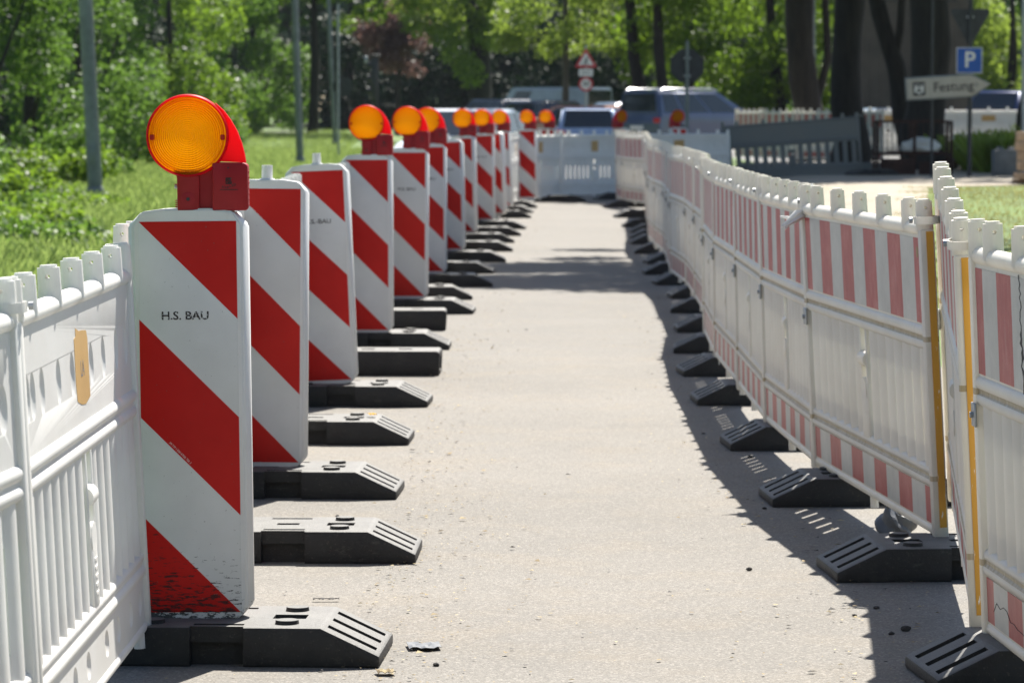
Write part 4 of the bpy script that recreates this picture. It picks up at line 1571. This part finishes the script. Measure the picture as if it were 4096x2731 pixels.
# ---------------------------------------------------------------- trees, shrubs, woods
def tree(name, label, cat, x, y, trunk, rads, limbs, clumps, n, size, lm, bm_, group, seed, up=0.35, inner=0.55):
    t = thing(name, label, cat, (x, y, hgt(x, y) - 0.02), group=group)
    if trunk:
        bm = NBM()
        pts, rr_ = [], []
        for i in range(len(trunk) - 1):
            for s in range(4):
                f = s / 4
                p = Vector(trunk[i]).lerp(Vector(trunk[i + 1]), f)
                q = rads[i] + (rads[i + 1] - rads[i]) * f
                pts.append(p + Vector((math.sin(seed + i * 4 + s) * 0.06 * q / 0.3, math.cos(seed * 2 + i * 3 + s) * 0.06 * q / 0.3, 0)))
                rr_.append(q * (1 + 0.06 * math.sin(seed + s * 2.1 + i)))
        pts.append(Vector(trunk[-1]))
        rr_.append(rads[-1])
        tube(bm, pts, rr_, 14)
        tk = obj("trunk", bm, bm_, t)
        if limbs:
            for lb in limbs:
                bm = NBM()
                tube(bm, [p[:3] for p in lb], [p[3] for p in lb], 9)
                obj("limb", bm, bm_, tk)
    if clumps:
        leaves("crown", clumps, n, size, lm, t, seed, up, inner)
    return t

def puff(g, n, cx, cy, cz, sx, sy, sz, r0, r1, flat=0.8):
    out = []
    for _ in range(n):
        r = g.uniform(r0, r1)
        out.append((cx + g.uniform(-1, 1) * sx, cy + g.uniform(-1, 1) * sy, cz + g.uniform(-1, 1) * sz, r, r, r * flat))
    return out

# hedge of tall shrubs along the left
g = random.Random(21)
hx = [(-12.4, 63.5, 6), (-12.0, 71, 7), (-12.1, 79.5, 7), (-11.9, 89, 8), (-12.0, 99, 8), (-11.8, 110, 8.5), (-11.6, 122, 9), (-11.3, 136, 9), (-10.9, 151, 9.5)]
nm = ["at the far left edge", "left of the nearest lamp post", "right behind the nearest lamp post", "above the nearest warning lamp", "right of the nearest warning lamp", "midway along the hedge",
      "left of the middle lamp post", "right behind the middle lamp post", "farthest along the hedge"]
for i, (x, y, h) in enumerate(hx):
    cl = []
    n = 21
    for k_ in range(n):
        z = g.uniform(0.2, h)
        bulge = 2.2 - 0.10 * abs(z - 2.0) + g.uniform(-1.3, 0.45)
        a = g.uniform(-2.3, 2.3)
        r = g.uniform(0.35, 0.85)
        cl.append((math.cos(a) * bulge * 0.95, math.sin(a) * (bulge + 2.6), z, r, r * 1.3, r * g.uniform(0.7, 1.5)))
    trunk = [(0, 0, 0), (0.1, 0.1, h * 0.4), (0.0, 0, h * 0.9)]
    tree("tall_shrub", "tall leafy green shrub %s" % nm[i], "shrub", x, y, trunk, [0.16, 0.11, 0.03], [[(0, 0, 0.6, 0.08), (0.7, 0.6, 2.2, 0.05), (1.3, 1.2, 4.0, 0.02)], [(0, 0, 0.8, 0.08), (0.5, -0.9, 2.4, 0.05), (1.0, -1.8, 3.8, 0.02)]],
         cl, 12500, 0.13 + 0.0006 * (y - 60), M['leaf'] if i % 3 else M['leaf2'] if i == 6 else M['leaf'], M['bark'], "shrubs of the hedge along the left", 50 + i, 0.5, 0.7)
# low weedy bushes before the hedge
for i, (x, y, sx, h) in enumerate([(-9.6, 57, 1.3, 0.9), (-8.4, 66, 0.9, 0.8), (-8.9, 75, 1.0, 1.1), (-8.8, 90, 1.0, 1.2), (-8.9, 108, 0.9, 1.2), (-7.6, 54, 0.7, 0.45)]):
    cl = puff(g, 9, 0, 0, h * 0.45, sx, 1.4, h * 0.4, 0.25, 0.5, 0.7)
    tree("weed_bush", "low weedy bush at the foot of the hedge, %s from the camera" % ORD[i if i < 5 else 5] if i < 5 else "lowest weedy bush in the grass near the nearest lamp post", "bush", x, y, [(0, 0, 0), (0, 0, h * 0.5)], [0.03, 0.01], None, cl, 2600, 0.12, M['leaf2'] if i % 2 else M['leaf'], M['bark'], "low bushes before the hedge", 80 + i, 0.7)
for i, (x, y, sx, h) in enumerate([(-4.7, 36.5, 0.5, 0.30), (-5.6, 41, 0.6, 0.34), (-6.6, 45, 0.6, 0.4), (-7.3, 49.5, 0.8, 0.5), (-8.3, 52.5, 0.9, 0.7), (-6.0, 51, 0.5, 0.3)]):
    cl = puff(g, 10, 0, 0, h * 0.4, sx, 1.2, h * 0.3, 0.15, 0.32, 0.6)
    tree("weed_patch", "leafy weeds standing in the grass left of the beacons, %s patch from the camera" % ORD[i], "weeds", x, y, [(0, 0, 0), (0, 0, h * 0.5)], [0.015, 0.005], None, cl, 1500, 0.085, M['leaf2'] if i % 2 else M['leaf'], M['bark'], "weed patches in the verge", 180 + i, 0.8)
# second rank of trees behind the hedge closes the view
for i, (x, y) in enumerate([(-17, 74), (-17.5, 88), (-17, 104), (-16.5, 122), (-16, 142), (-15, 160)]):
    cl = puff(g, 26, 0, 0, 5.5, 2.6, 4.5, 5.0, 1.1, 1.9)
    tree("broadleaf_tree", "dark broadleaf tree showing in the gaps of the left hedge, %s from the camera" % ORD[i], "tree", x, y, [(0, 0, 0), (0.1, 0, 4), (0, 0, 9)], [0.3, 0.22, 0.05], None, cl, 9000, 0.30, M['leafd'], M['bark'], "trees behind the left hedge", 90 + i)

# trees beyond the road
def far_tree(label, x, y, trunk, rads, clumps, n, size, lm, seed, bk_=None, limbs=None, name="broadleaf_tree"):
    tree(name, label, "tree", x, y, trunk, rads, limbs, clumps, n, size, lm, bk_ or M['bark'], "trees beyond the road", seed)

c = puff(g, 16, 0, 0, 6.4, 3.0, 2.0, 1.2, 0.6, 1.0) + puff(g, 7, 0.5, -1, 4.9, 2.4, 1.0, 0.4, 0.3, 0.5)
far_tree("bright green tree hanging over the road left of the purple tree", -8.2, 148, [(0, 0, 0), (0.2, 0, 3), (0.0, 0, 8)], [0.22, 0.18, 0.06], c, 9000, 0.22, M['leaf2'], 101)
c = puff(g, 22, 0, 0, 3.9, 1.25, 1.0, 1.2, 0.4, 0.8) + puff(g, 8, 0.1, 0, 5.2, 0.5, 0.6, 0.6, 0.4, 0.7)
far_tree("purple leaved small tree in the middle distance", -5.1, 160, [(0, 0, 0), (0.1, 0, 2), (0.0, 0, 5.5)], [0.14, 0.1, 0.03], c, 7500, 0.20, M['leafp'], 102)
c = puff(g, 22, -0.6, 0, 5.6, 2.2, 2.0, 1.5, 0.5, 1.0) + [(-0.9, -1, 3.5, 0.55, 0.5, 0.55), (-0.4, -1, 3.0, 0.65, 0.5, 0.5), (-0.2, -1, 2.5, 0.4, 0.4, 0.35), (-1.3, -1, 4.2, 0.7, 0.5, 0.45), (0.5, -1, 4.2, 0.6, 0.5, 0.4), (-2.2, -1, 4.6, 0.8, 0.5, 0.5)]
far_tree("yellow green tree with drooping sprays over the van", -1.4, 146, [(0.3, 0, 0), (0.15, 0, 2.5), (-0.2, 0, 6), (-0.6, 0, 9)], [0.5, 0.42, 0.36, 0.2], c, 11000, 0.20, M['leafy'], 103)
c = puff(g, 18, 0.5, 0, 5.2, 2.6, 1.6, 1.6, 0.45, 0.95) + puff(g, 14, 0.2, -1, 3.6, 2.6, 1.0, 0.7, 0.25, 0.5)
far_tree("sparse yellow green tree with a thin trunk behind the van", 1.9, 126, [(0.0, 0, 0), (-0.05, 0, 2.5), (-0.05, 0, 7)], [0.13, 0.12, 0.07], c, 8500, 0.17, M['leafy'], 104, M['barkg'])
c = puff(g, 18, 0.5, 0, 5.4, 2.0, 2.0, 1.5, 0.6, 1.1) + puff(g, 6, 0.2, -0.5, 3.7, 1.2, 0.6, 0.5, 0.3, 0.55)
far_tree("tree with a leaning trunk just right of the roadworks sign", 4.1, 118, [(0.35, 0, 0), (0.15, 0, 1.5), (-0.15, 0, 3.2), (-0.6, 0, 8)], [0.26, 0.22, 0.2, 0.1], c, 8000, 0.18, M['leaf2'], 105)
c = puff(g, 16, 0.5, 0, 6.0, 1.8, 2.0, 1.2, 0.6, 1.0)
far_tree("tree with a slim dark trunk, right of the leaning one", 4.7, 117, [(0.5, 0, 0), (0.25, 0, 1.6), (0.0, 0, 3.2), (-0.15, 0, 8)], [0.24, 0.2, 0.17, 0.09], c, 7000, 0.18, M['leaf2'], 106)
c = puff(g, 26, 0, 0, 3.2, 2.2, 1.5, 2.0, 0.5, 0.95) + puff(g, 10, 0, 0, 5.8, 2.4, 1.5, 1.0, 0.7, 1.1)
far_tree("bushy sunlit green tree behind the round sign", 6.1, 126, [(0, 0, 0), (0.1, 0, 3), (0, 0, 7)], [0.2, 0.16, 0.05], c, 12000, 0.18, M['leaf2'], 107)
c = puff(g, 30, 0, 0, 3.5, 2.0, 1.5, 2.6, 0.5, 0.95)
far_tree("bushy sunlit green tree right of the round sign", 8.9, 122, [(0.3, 0, 0), (0.0, 0, 2.5), (-0.5, 0, 7)], [0.24, 0.2, 0.1], c, 13000, 0.17, M['leaf2'], 108)
c = puff(g, 24, 0, 0, 3.2, 2.2, 1.6, 2.2, 0.6, 1.1)
far_tree("yellow green tree at the right behind the blue P sign", 17.6, 128, [(0, 0, 0), (0.1, 0, 3), (0, 0, 6)], [0.2, 0.16, 0.05], c, 11000, 0.19, M['leafy'], 109)
c = puff(g, 26, 0, 0, 4.6, 3.2, 2, 3.6, 0.8, 1.5)
far_tree("dark green tree at the right edge behind the yellow green one", 22.5, 140, [(0, 0, 0), (0.1, 0, 3), (0, 0, 8)], [0.3, 0.2, 0.05], c, 10000, 0.24, M['leaf'], 110)
c = puff(g, 26, 0, 0, 3.6, 1.6, 1.4, 3.0, 0.5, 1.0)
far_tree("green tree seen between the big dark trunks", 11.4, 126, [(0, 0, 0), (0.1, 0, 3), (0, 0, 7)], [0.2, 0.16, 0.05], c, 9000, 0.18, M['leaf'], 111)
# dark trees in the shade
for i, (x, y, sx, zc, sz) in enumerate([(-8.0, 178, 3.2, 2.6, 2.4), (-2.2, 180, 3.0, 2.6, 2.4), (3.4, 172, 3.2, 3.0, 2.8), (9.6, 168, 3.2, 3.2, 3.0), (15.2, 172, 3.2, 3.2, 3.0), (21.5, 174, 3.5, 3.2, 3.0)]):
    c = puff(g, 26, 0, 0, zc, sx, 2.0, sz, 0.9, 1.6)
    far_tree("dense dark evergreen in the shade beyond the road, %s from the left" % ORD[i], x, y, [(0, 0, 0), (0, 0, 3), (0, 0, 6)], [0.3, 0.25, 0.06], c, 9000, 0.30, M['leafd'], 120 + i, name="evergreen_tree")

# big trunks at the right
def big(label, x, y, trunk, rads, limbs, clumps, n, seed, size=0.26):
    tree("big_tree", label, "tree", x, y, trunk, rads, limbs, clumps, n, size, M['leaf2'], M['bark'], "big dark trunks at the right", seed)
big("big tree with a slanting dark trunk right of the estate car", 6.35, 78, [(0.15, 0, 0), (0.02, 0, 1.2), (-0.22, 0, 3.6), (-0.6, 0, 8)], [0.40, 0.31, 0.31, 0.2], [[(0.12, 0, 1.0, 0.10), (0.45, 0, 2.2, 0.09), (0.35, 0, 4.2, 0.07)]],
    puff(g, 16, -0.5, -1, 9, 3.5, 4, 2.0, 1.0, 1.8), 15000, 131, 0.34)
big("big tree with a straight dark trunk, left of the forked pair", 6.5, 70, [(0.02, 0, 0), (0.0, 0, 1.2), (-0.02, 0, 3.8), (0.0, 0, 8)], [0.42, 0.30, 0.29, 0.2], [[(0.15, 0, 4.4, 0.12), (1.4, -1, 6.5, 0.06)]],
    puff(g, 18, 0, 0, 8.5, 4.0, 5, 2.0, 1.0, 1.9), 16000, 132, 0.34)
big("tree with a bent slanting stem crossing before the thickest trunk", 7.15, 68, [(0.35, 0, 0), (0.2, 0, 1.3), (-0.05, 0, 2.2), (-0.40, 0, 3.6), (-0.9, 0, 8)], [0.24, 0.2, 0.17, 0.15, 0.1], [[(0.02, 0, 2.05, 0.09), (0.12, -0.1, 2.6, 0.08), (0.2, -0.2, 4.4, 0.06)]],
    puff(g, 12, -1.5, -1, 9, 3.0, 4, 1.5, 1.0, 1.6), 12000, 133, 0.34)
big("thickest dark tree trunk, left of the Festung sign", 7.55, 66, [(0.03, 0, 0), (0.0, 0, 1.0), (0.02, 0, 3.6), (0.1, 0, 8)], [0.48, 0.365, 0.35, 0.24], [[(0.0, 0, 4.2, 0.14), (-1.6, -1.5, 6.8, 0.07)]],
    puff(g, 22, 0.5, 0, 8.6, 5.0, 5, 2.0, 1.2, 2.0), 20000, 134, 0.34)
# trees standing beside the path whose branches shade it
g2 = random.Random(77)
c = puff(g2, 36, -4.1, -3.6, 7.0, 1.3, 2.3, 0.4, 0.5, 0.95, 0.6) + puff(g2, 5, -2.7, -4.0, 7.0, 0.8, 1.5, 0.4, 0.6, 1.0, 0.6) + puff(g2, 5, -3.4, 0.2, 7.0, 1.2, 0.15, 0.2, 0.25, 0.4, 0.5) + puff(g2, 5, -3.2, 2.6, 7.2, 1.2, 0.15, 0.2, 0.2, 0.35, 0.5)
big("overhanging tree just outside the right edge, shading the middle of the path", 6.9, 39.5, [(0, 0, 0), (0.0, 0, 2), (-0.2, 0, 5), (-0.3, -0.2, 8)], [0.34, 0.28, 0.22, 0.12],
    [[(-0.1, 0, 4.2, 0.12), (-1.8, -2.0, 5.9, 0.09), (-4.0, -4.2, 6.9, 0.04)], [(-0.2, 0, 5.0, 0.1), (-2.0, 0.6, 6.4, 0.07), (-3.6, 0.6, 7.0, 0.03)], [(-0.2, 0, 4.6, 0.1), (-1.6, 1.6, 6.2, 0.07), (-3.4, 2.6, 7.1, 0.03)]], c, 36000, 141, 0.135)
c = puff(g2, 34, -2.6, -1.5, 8.2, 3.2, 4.6, 0.8, 0.8, 1.6, 0.6)
big("overhanging tree outside the right edge, shading the end of the path", 9.6, 66, [(0, 0, 0), (0.0, 0, 2), (-0.2, 0, 5), (-0.3, 0, 9)], [0.4, 0.32, 0.25, 0.14],
    [[(-0.1, 0, 5.2, 0.14), (-2.4, -1.0, 7.2, 0.1), (-5.0, -1.5, 8.2, 0.04)]], c, 14000, 142, 0.24)

# far-off wood behind everything
cl = [(x + g.uniform(-2, 2), 215 + g.uniform(-8, 8), g.uniform(0, 11), g.uniform(1.8, 3.2), 2.0, g.uniform(1.6, 2.8)) for x in range(-44, 62, 2) for _ in range(3)]
cl += [(x, 226 + g.uniform(-3, 3), g.uniform(0, 16), 3.5, 1.5, 3.0) for x in range(-60, 80, 3) for _ in range(3)]
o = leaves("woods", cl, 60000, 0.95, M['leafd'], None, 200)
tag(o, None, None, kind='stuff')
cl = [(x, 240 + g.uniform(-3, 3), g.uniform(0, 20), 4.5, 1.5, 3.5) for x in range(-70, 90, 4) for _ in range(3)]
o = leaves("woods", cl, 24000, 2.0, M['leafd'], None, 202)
tag(o, None, None, kind='stuff')

# unseen tree belt added behind the viewer to darken reflections and sky fill
cl = [(x + g.uniform(-2, 2), -34 + g.uniform(-5, 5), g.uniform(0, 11), g.uniform(1.8, 3.2), 2.0, g.uniform(1.6, 2.8)) for x in range(-60, 62, 3) for _ in range(3)]
o = leaves("woods", cl, 14000, 1.1, M['leaf'], None, 201)
tag(o, None, None, kind='stuff')

# ---------------------------------------------------------------- litter on the path
def flakes(name, n, mat, seed, s0, s1, edge):
    q = np.random.default_rng(seed)
    y = np.exp(q.uniform(math.log(7.6), math.log(48), n))
    u = q.random(n)
    x = np.empty(n)
    for i in range(n):
        l, r = interp(LEFT, y[i]) - 0.2, interp(RIGHT, y[i]) + 0.3
        if q.random() < edge:
            x[i] = (l + 0.75 + abs(q.normal()) * 0.22) if q.random() < 0.6 else (r - 0.35 - abs(q.normal()) * 0.25)
        else:
            x[i] = l + (r - l) * u[i]
    s = q.uniform(s0, s1, n) * np.exp(q.normal(size=n) * 0.35)
    a = q.uniform(0, 2 * math.pi, n)
    asp = q.uniform(0.25, 0.9, n)
    tx, ty = np.cos(a) * s, np.sin(a) * s
    bx_, by_ = -np.sin(a) * s * asp, np.cos(a) * s * asp
    z = 0.011 + q.uniform(0, 0.004, n)
    cz = s * q.uniform(0.0, 0.5, n)
    P = np.stack([np.stack([x - tx, y - ty, z], 1), np.stack([x + bx_, y + by_, z + cz], 1), np.stack([x + tx, y + ty, z], 1), np.stack([x - bx_, y - by_, z + cz * 0.4], 1)], 1)
    tag(quads(name, P, mat), None, None, kind='stuff')
flakes("litter", 2600, M['yleaf'], 31, 0.0025, 0.007, 0.66)
flakes("litter", 1500, M['yleaf'], 33, 0.003, 0.008, 1.0)
flakes("dark_crumbs", 800, M['chip'], 32, 0.003, 0.009, 0.6)

def rock(name, loc, s, mat, seed):
    q = random.Random(seed)
    bm = NBM()
    bmesh.ops.create_icosphere(bm, subdivisions=2, radius=1)
    for v in bm.verts:
        v.co = Vector((v.co.x * s[0], v.co.y * s[1], v.co.z * s[2])) * q.uniform(0.72, 1.15)
    return obj(name, bm, mat, None, loc, (0, 0, q.uniform(0, 3)), ang=20)
for i, (x, y, s) in enumerate([(1.055, 9.62, 0.022), (1.01, 9.55, 0.014), (0.945, 9.9, 0.011), (1.02, 10.05, 0.012), (0.72, 10.9, 0.017), (-0.19, 9.0, 0.013), (-0.60, 12.35, 0.014), (0.96, 14.5, 0.014), (0.885, 12.6, 0.012)]):
    tag(rock("stone", (x, y, 0.006 + s * 0.3), (s * 0.75, s * 0.5, s * 0.42), M['chip'], 300 + i),
        "dark stone %s" % ["in the fence shadow by the lower right base plate, largest", "in the fence shadow beside the largest stone", "in the fence shadow at its sunlit edge", "in the fence shadow behind the largest stone",
         "at the shadow edge left of the slit lit base plate", "in front of the nearest left base plate", "left behind the second beacon's base plate", "beside the fourth right base plate", "at the shadow edge beside the third right base plate"][i], "stone", "dark stones on the path")
bm = NBM()
q = random.Random(12)
bmesh.ops.create_icosphere(bm, subdivisions=4, radius=1.0, matrix=xf(sc=(0.062, 0.05, 0.05)))
for v in bm.verts:
    a = math.atan2(v.co.y, v.co.x)
    v.co *= 1 + 0.30 * math.sin(a * 3 + v.co.z * 70) * math.cos(v.co.z * 55 + a) + q.uniform(-0.03, 0.03)
    v.co.z = max(v.co.z, -0.02) + 0.02
    if v.co.x < 0:
        v.co.z *= 1.25
o = obj("crumpled_film", bm, M['soft'], None, (1.265, 11.85, 0.006), ang=24)
tag(o, "crumpled grey plastic film on the ground beneath the right fence", "plastic film")
def scrap(label, loc, w, d, rot, mat, curl):
    bm = NBM()
    nx, ny = 8, 4
    vs = [[bm.verts.new((w * (i / nx - 0.5), d * (j / ny - 0.5) + 0.1 * d * math.sin(i), curl * abs(math.sin(i * 1.1 + j * 0.4)) + 0.002)) for i in range(nx + 1)] for j in range(ny + 1)]
    fs = []
    for j in range(ny):
        for i in range(nx):
            fs.append(bm.faces.new((vs[j][i], vs[j][i + 1], vs[j + 1][i + 1], vs[j + 1][i])))
    r = bmesh.ops.extrude_face_region(bm, geom=fs)
    for v in r['geom']:
        if isinstance(v, bmesh.types.BMVert):
            v.co.z += 0.0015
    bmesh.ops.recalc_face_normals(bm, faces=bm.faces[:])
    o = obj("scrap", bm, mat, None, loc, rot, ang=20)
    tag(o, label, "scrap")
scrap("pale grey torn strip on the path right of the nearest base plate", (-0.228, 9.30, 0.010), 0.085, 0.10, (0, 0, R(6)), M['soft'], 0.004)
scrap("dark narrow stick on the path behind the nearest base plate", (-0.528, 10.2, 0.010), 0.075, 0.012, (0, 0, R(2)), M['chip'], 0.004)
scrap("pale fallen leaf piece on the path in front of the nearest ramp", (-0.312, 8.86, 0.010), 0.045, 0.05, (0, 0, R(12)), M['yleaf'], 0.006)
scrap("yellow leaf lying on the base plate past the second beacon", (-0.592, 15.25, 0.114), 0.03, 0.05, (0, 0, R(20)), simple("yellow_leaf", (0.75, 0.42, 0.02), 0.6), 0.006)

# ragged plastic tie at the joint of the third and fourth right panels
bm = NBM()
q = random.Random(8)
jx, jy = RIGHT[3]
z0 = 1.03
for k_ in range(6):
    a = R(180 + q.uniform(-35, 25))
    L_ = q.uniform(0.06, 0.13)
    p = [Vector((jx - 0.03, jy - 0.03, z0)), Vector((jx - 0.03 + math.cos(a) * L_ * 0.5, jy - 0.05 + q.uniform(-.03, .03), z0 - 0.01 + q.uniform(-.02, .02))), Vector((jx - 0.03 + math.cos(a) * L_, jy - 0.06 + q.uniform(-.05, .05), z0 - 0.03 + q.uniform(-.035, .015)))]
    tube(bm, p, [0.006, 0.012, 0.003], 5)
tube(bm, [(jx - 0.03, jy - 0.03, z0), (jx - 0.02, jy - 0.035, z0 - 0.05), (jx - 0.025, jy - 0.035, z0 - 0.10)], [0.006, 0.010, 0.003], 5)
tube(bm, [(jx - 0.04, jy - 0.02, z0 + 0.02), (jx - 0.015, jy - 0.04, z0 + 0.05), (jx - 0.03, jy + 0.0, z0 + 0.10)], [0.006, 0.008, 0.004], 5)
tag(obj("plastic_tie", bm, M['white'], None), "ragged white plastic tie fluttering at a joint of the right fence", "tie")

# ---------------------------------------------------------------- thin summer haze
bm = NBM()
bx(bm, (0, 150, 12.5), (420, 340, 27))
hz = obj("haze", bm, M['path'], smooth=False)
hz.data.materials.clear()
hm = bpy.data.materials.new("thin_haze")
hm.use_nodes = True
ht = hm.node_tree
ht.nodes.remove(ht.nodes["Principled BSDF"])
hv = ht.nodes.new("ShaderNodeVolumePrincipled")
hv.inputs['Color'].default_value = (0.80, 0.88, 1.0, 1)
hv.inputs['Density'].default_value = 0.00008
ht.links.new(hv.outputs[0], ht.nodes["Material Output"].inputs['Volume'])
hz.data.materials.append(hm)
tag(hz, None, None, kind='stuff')
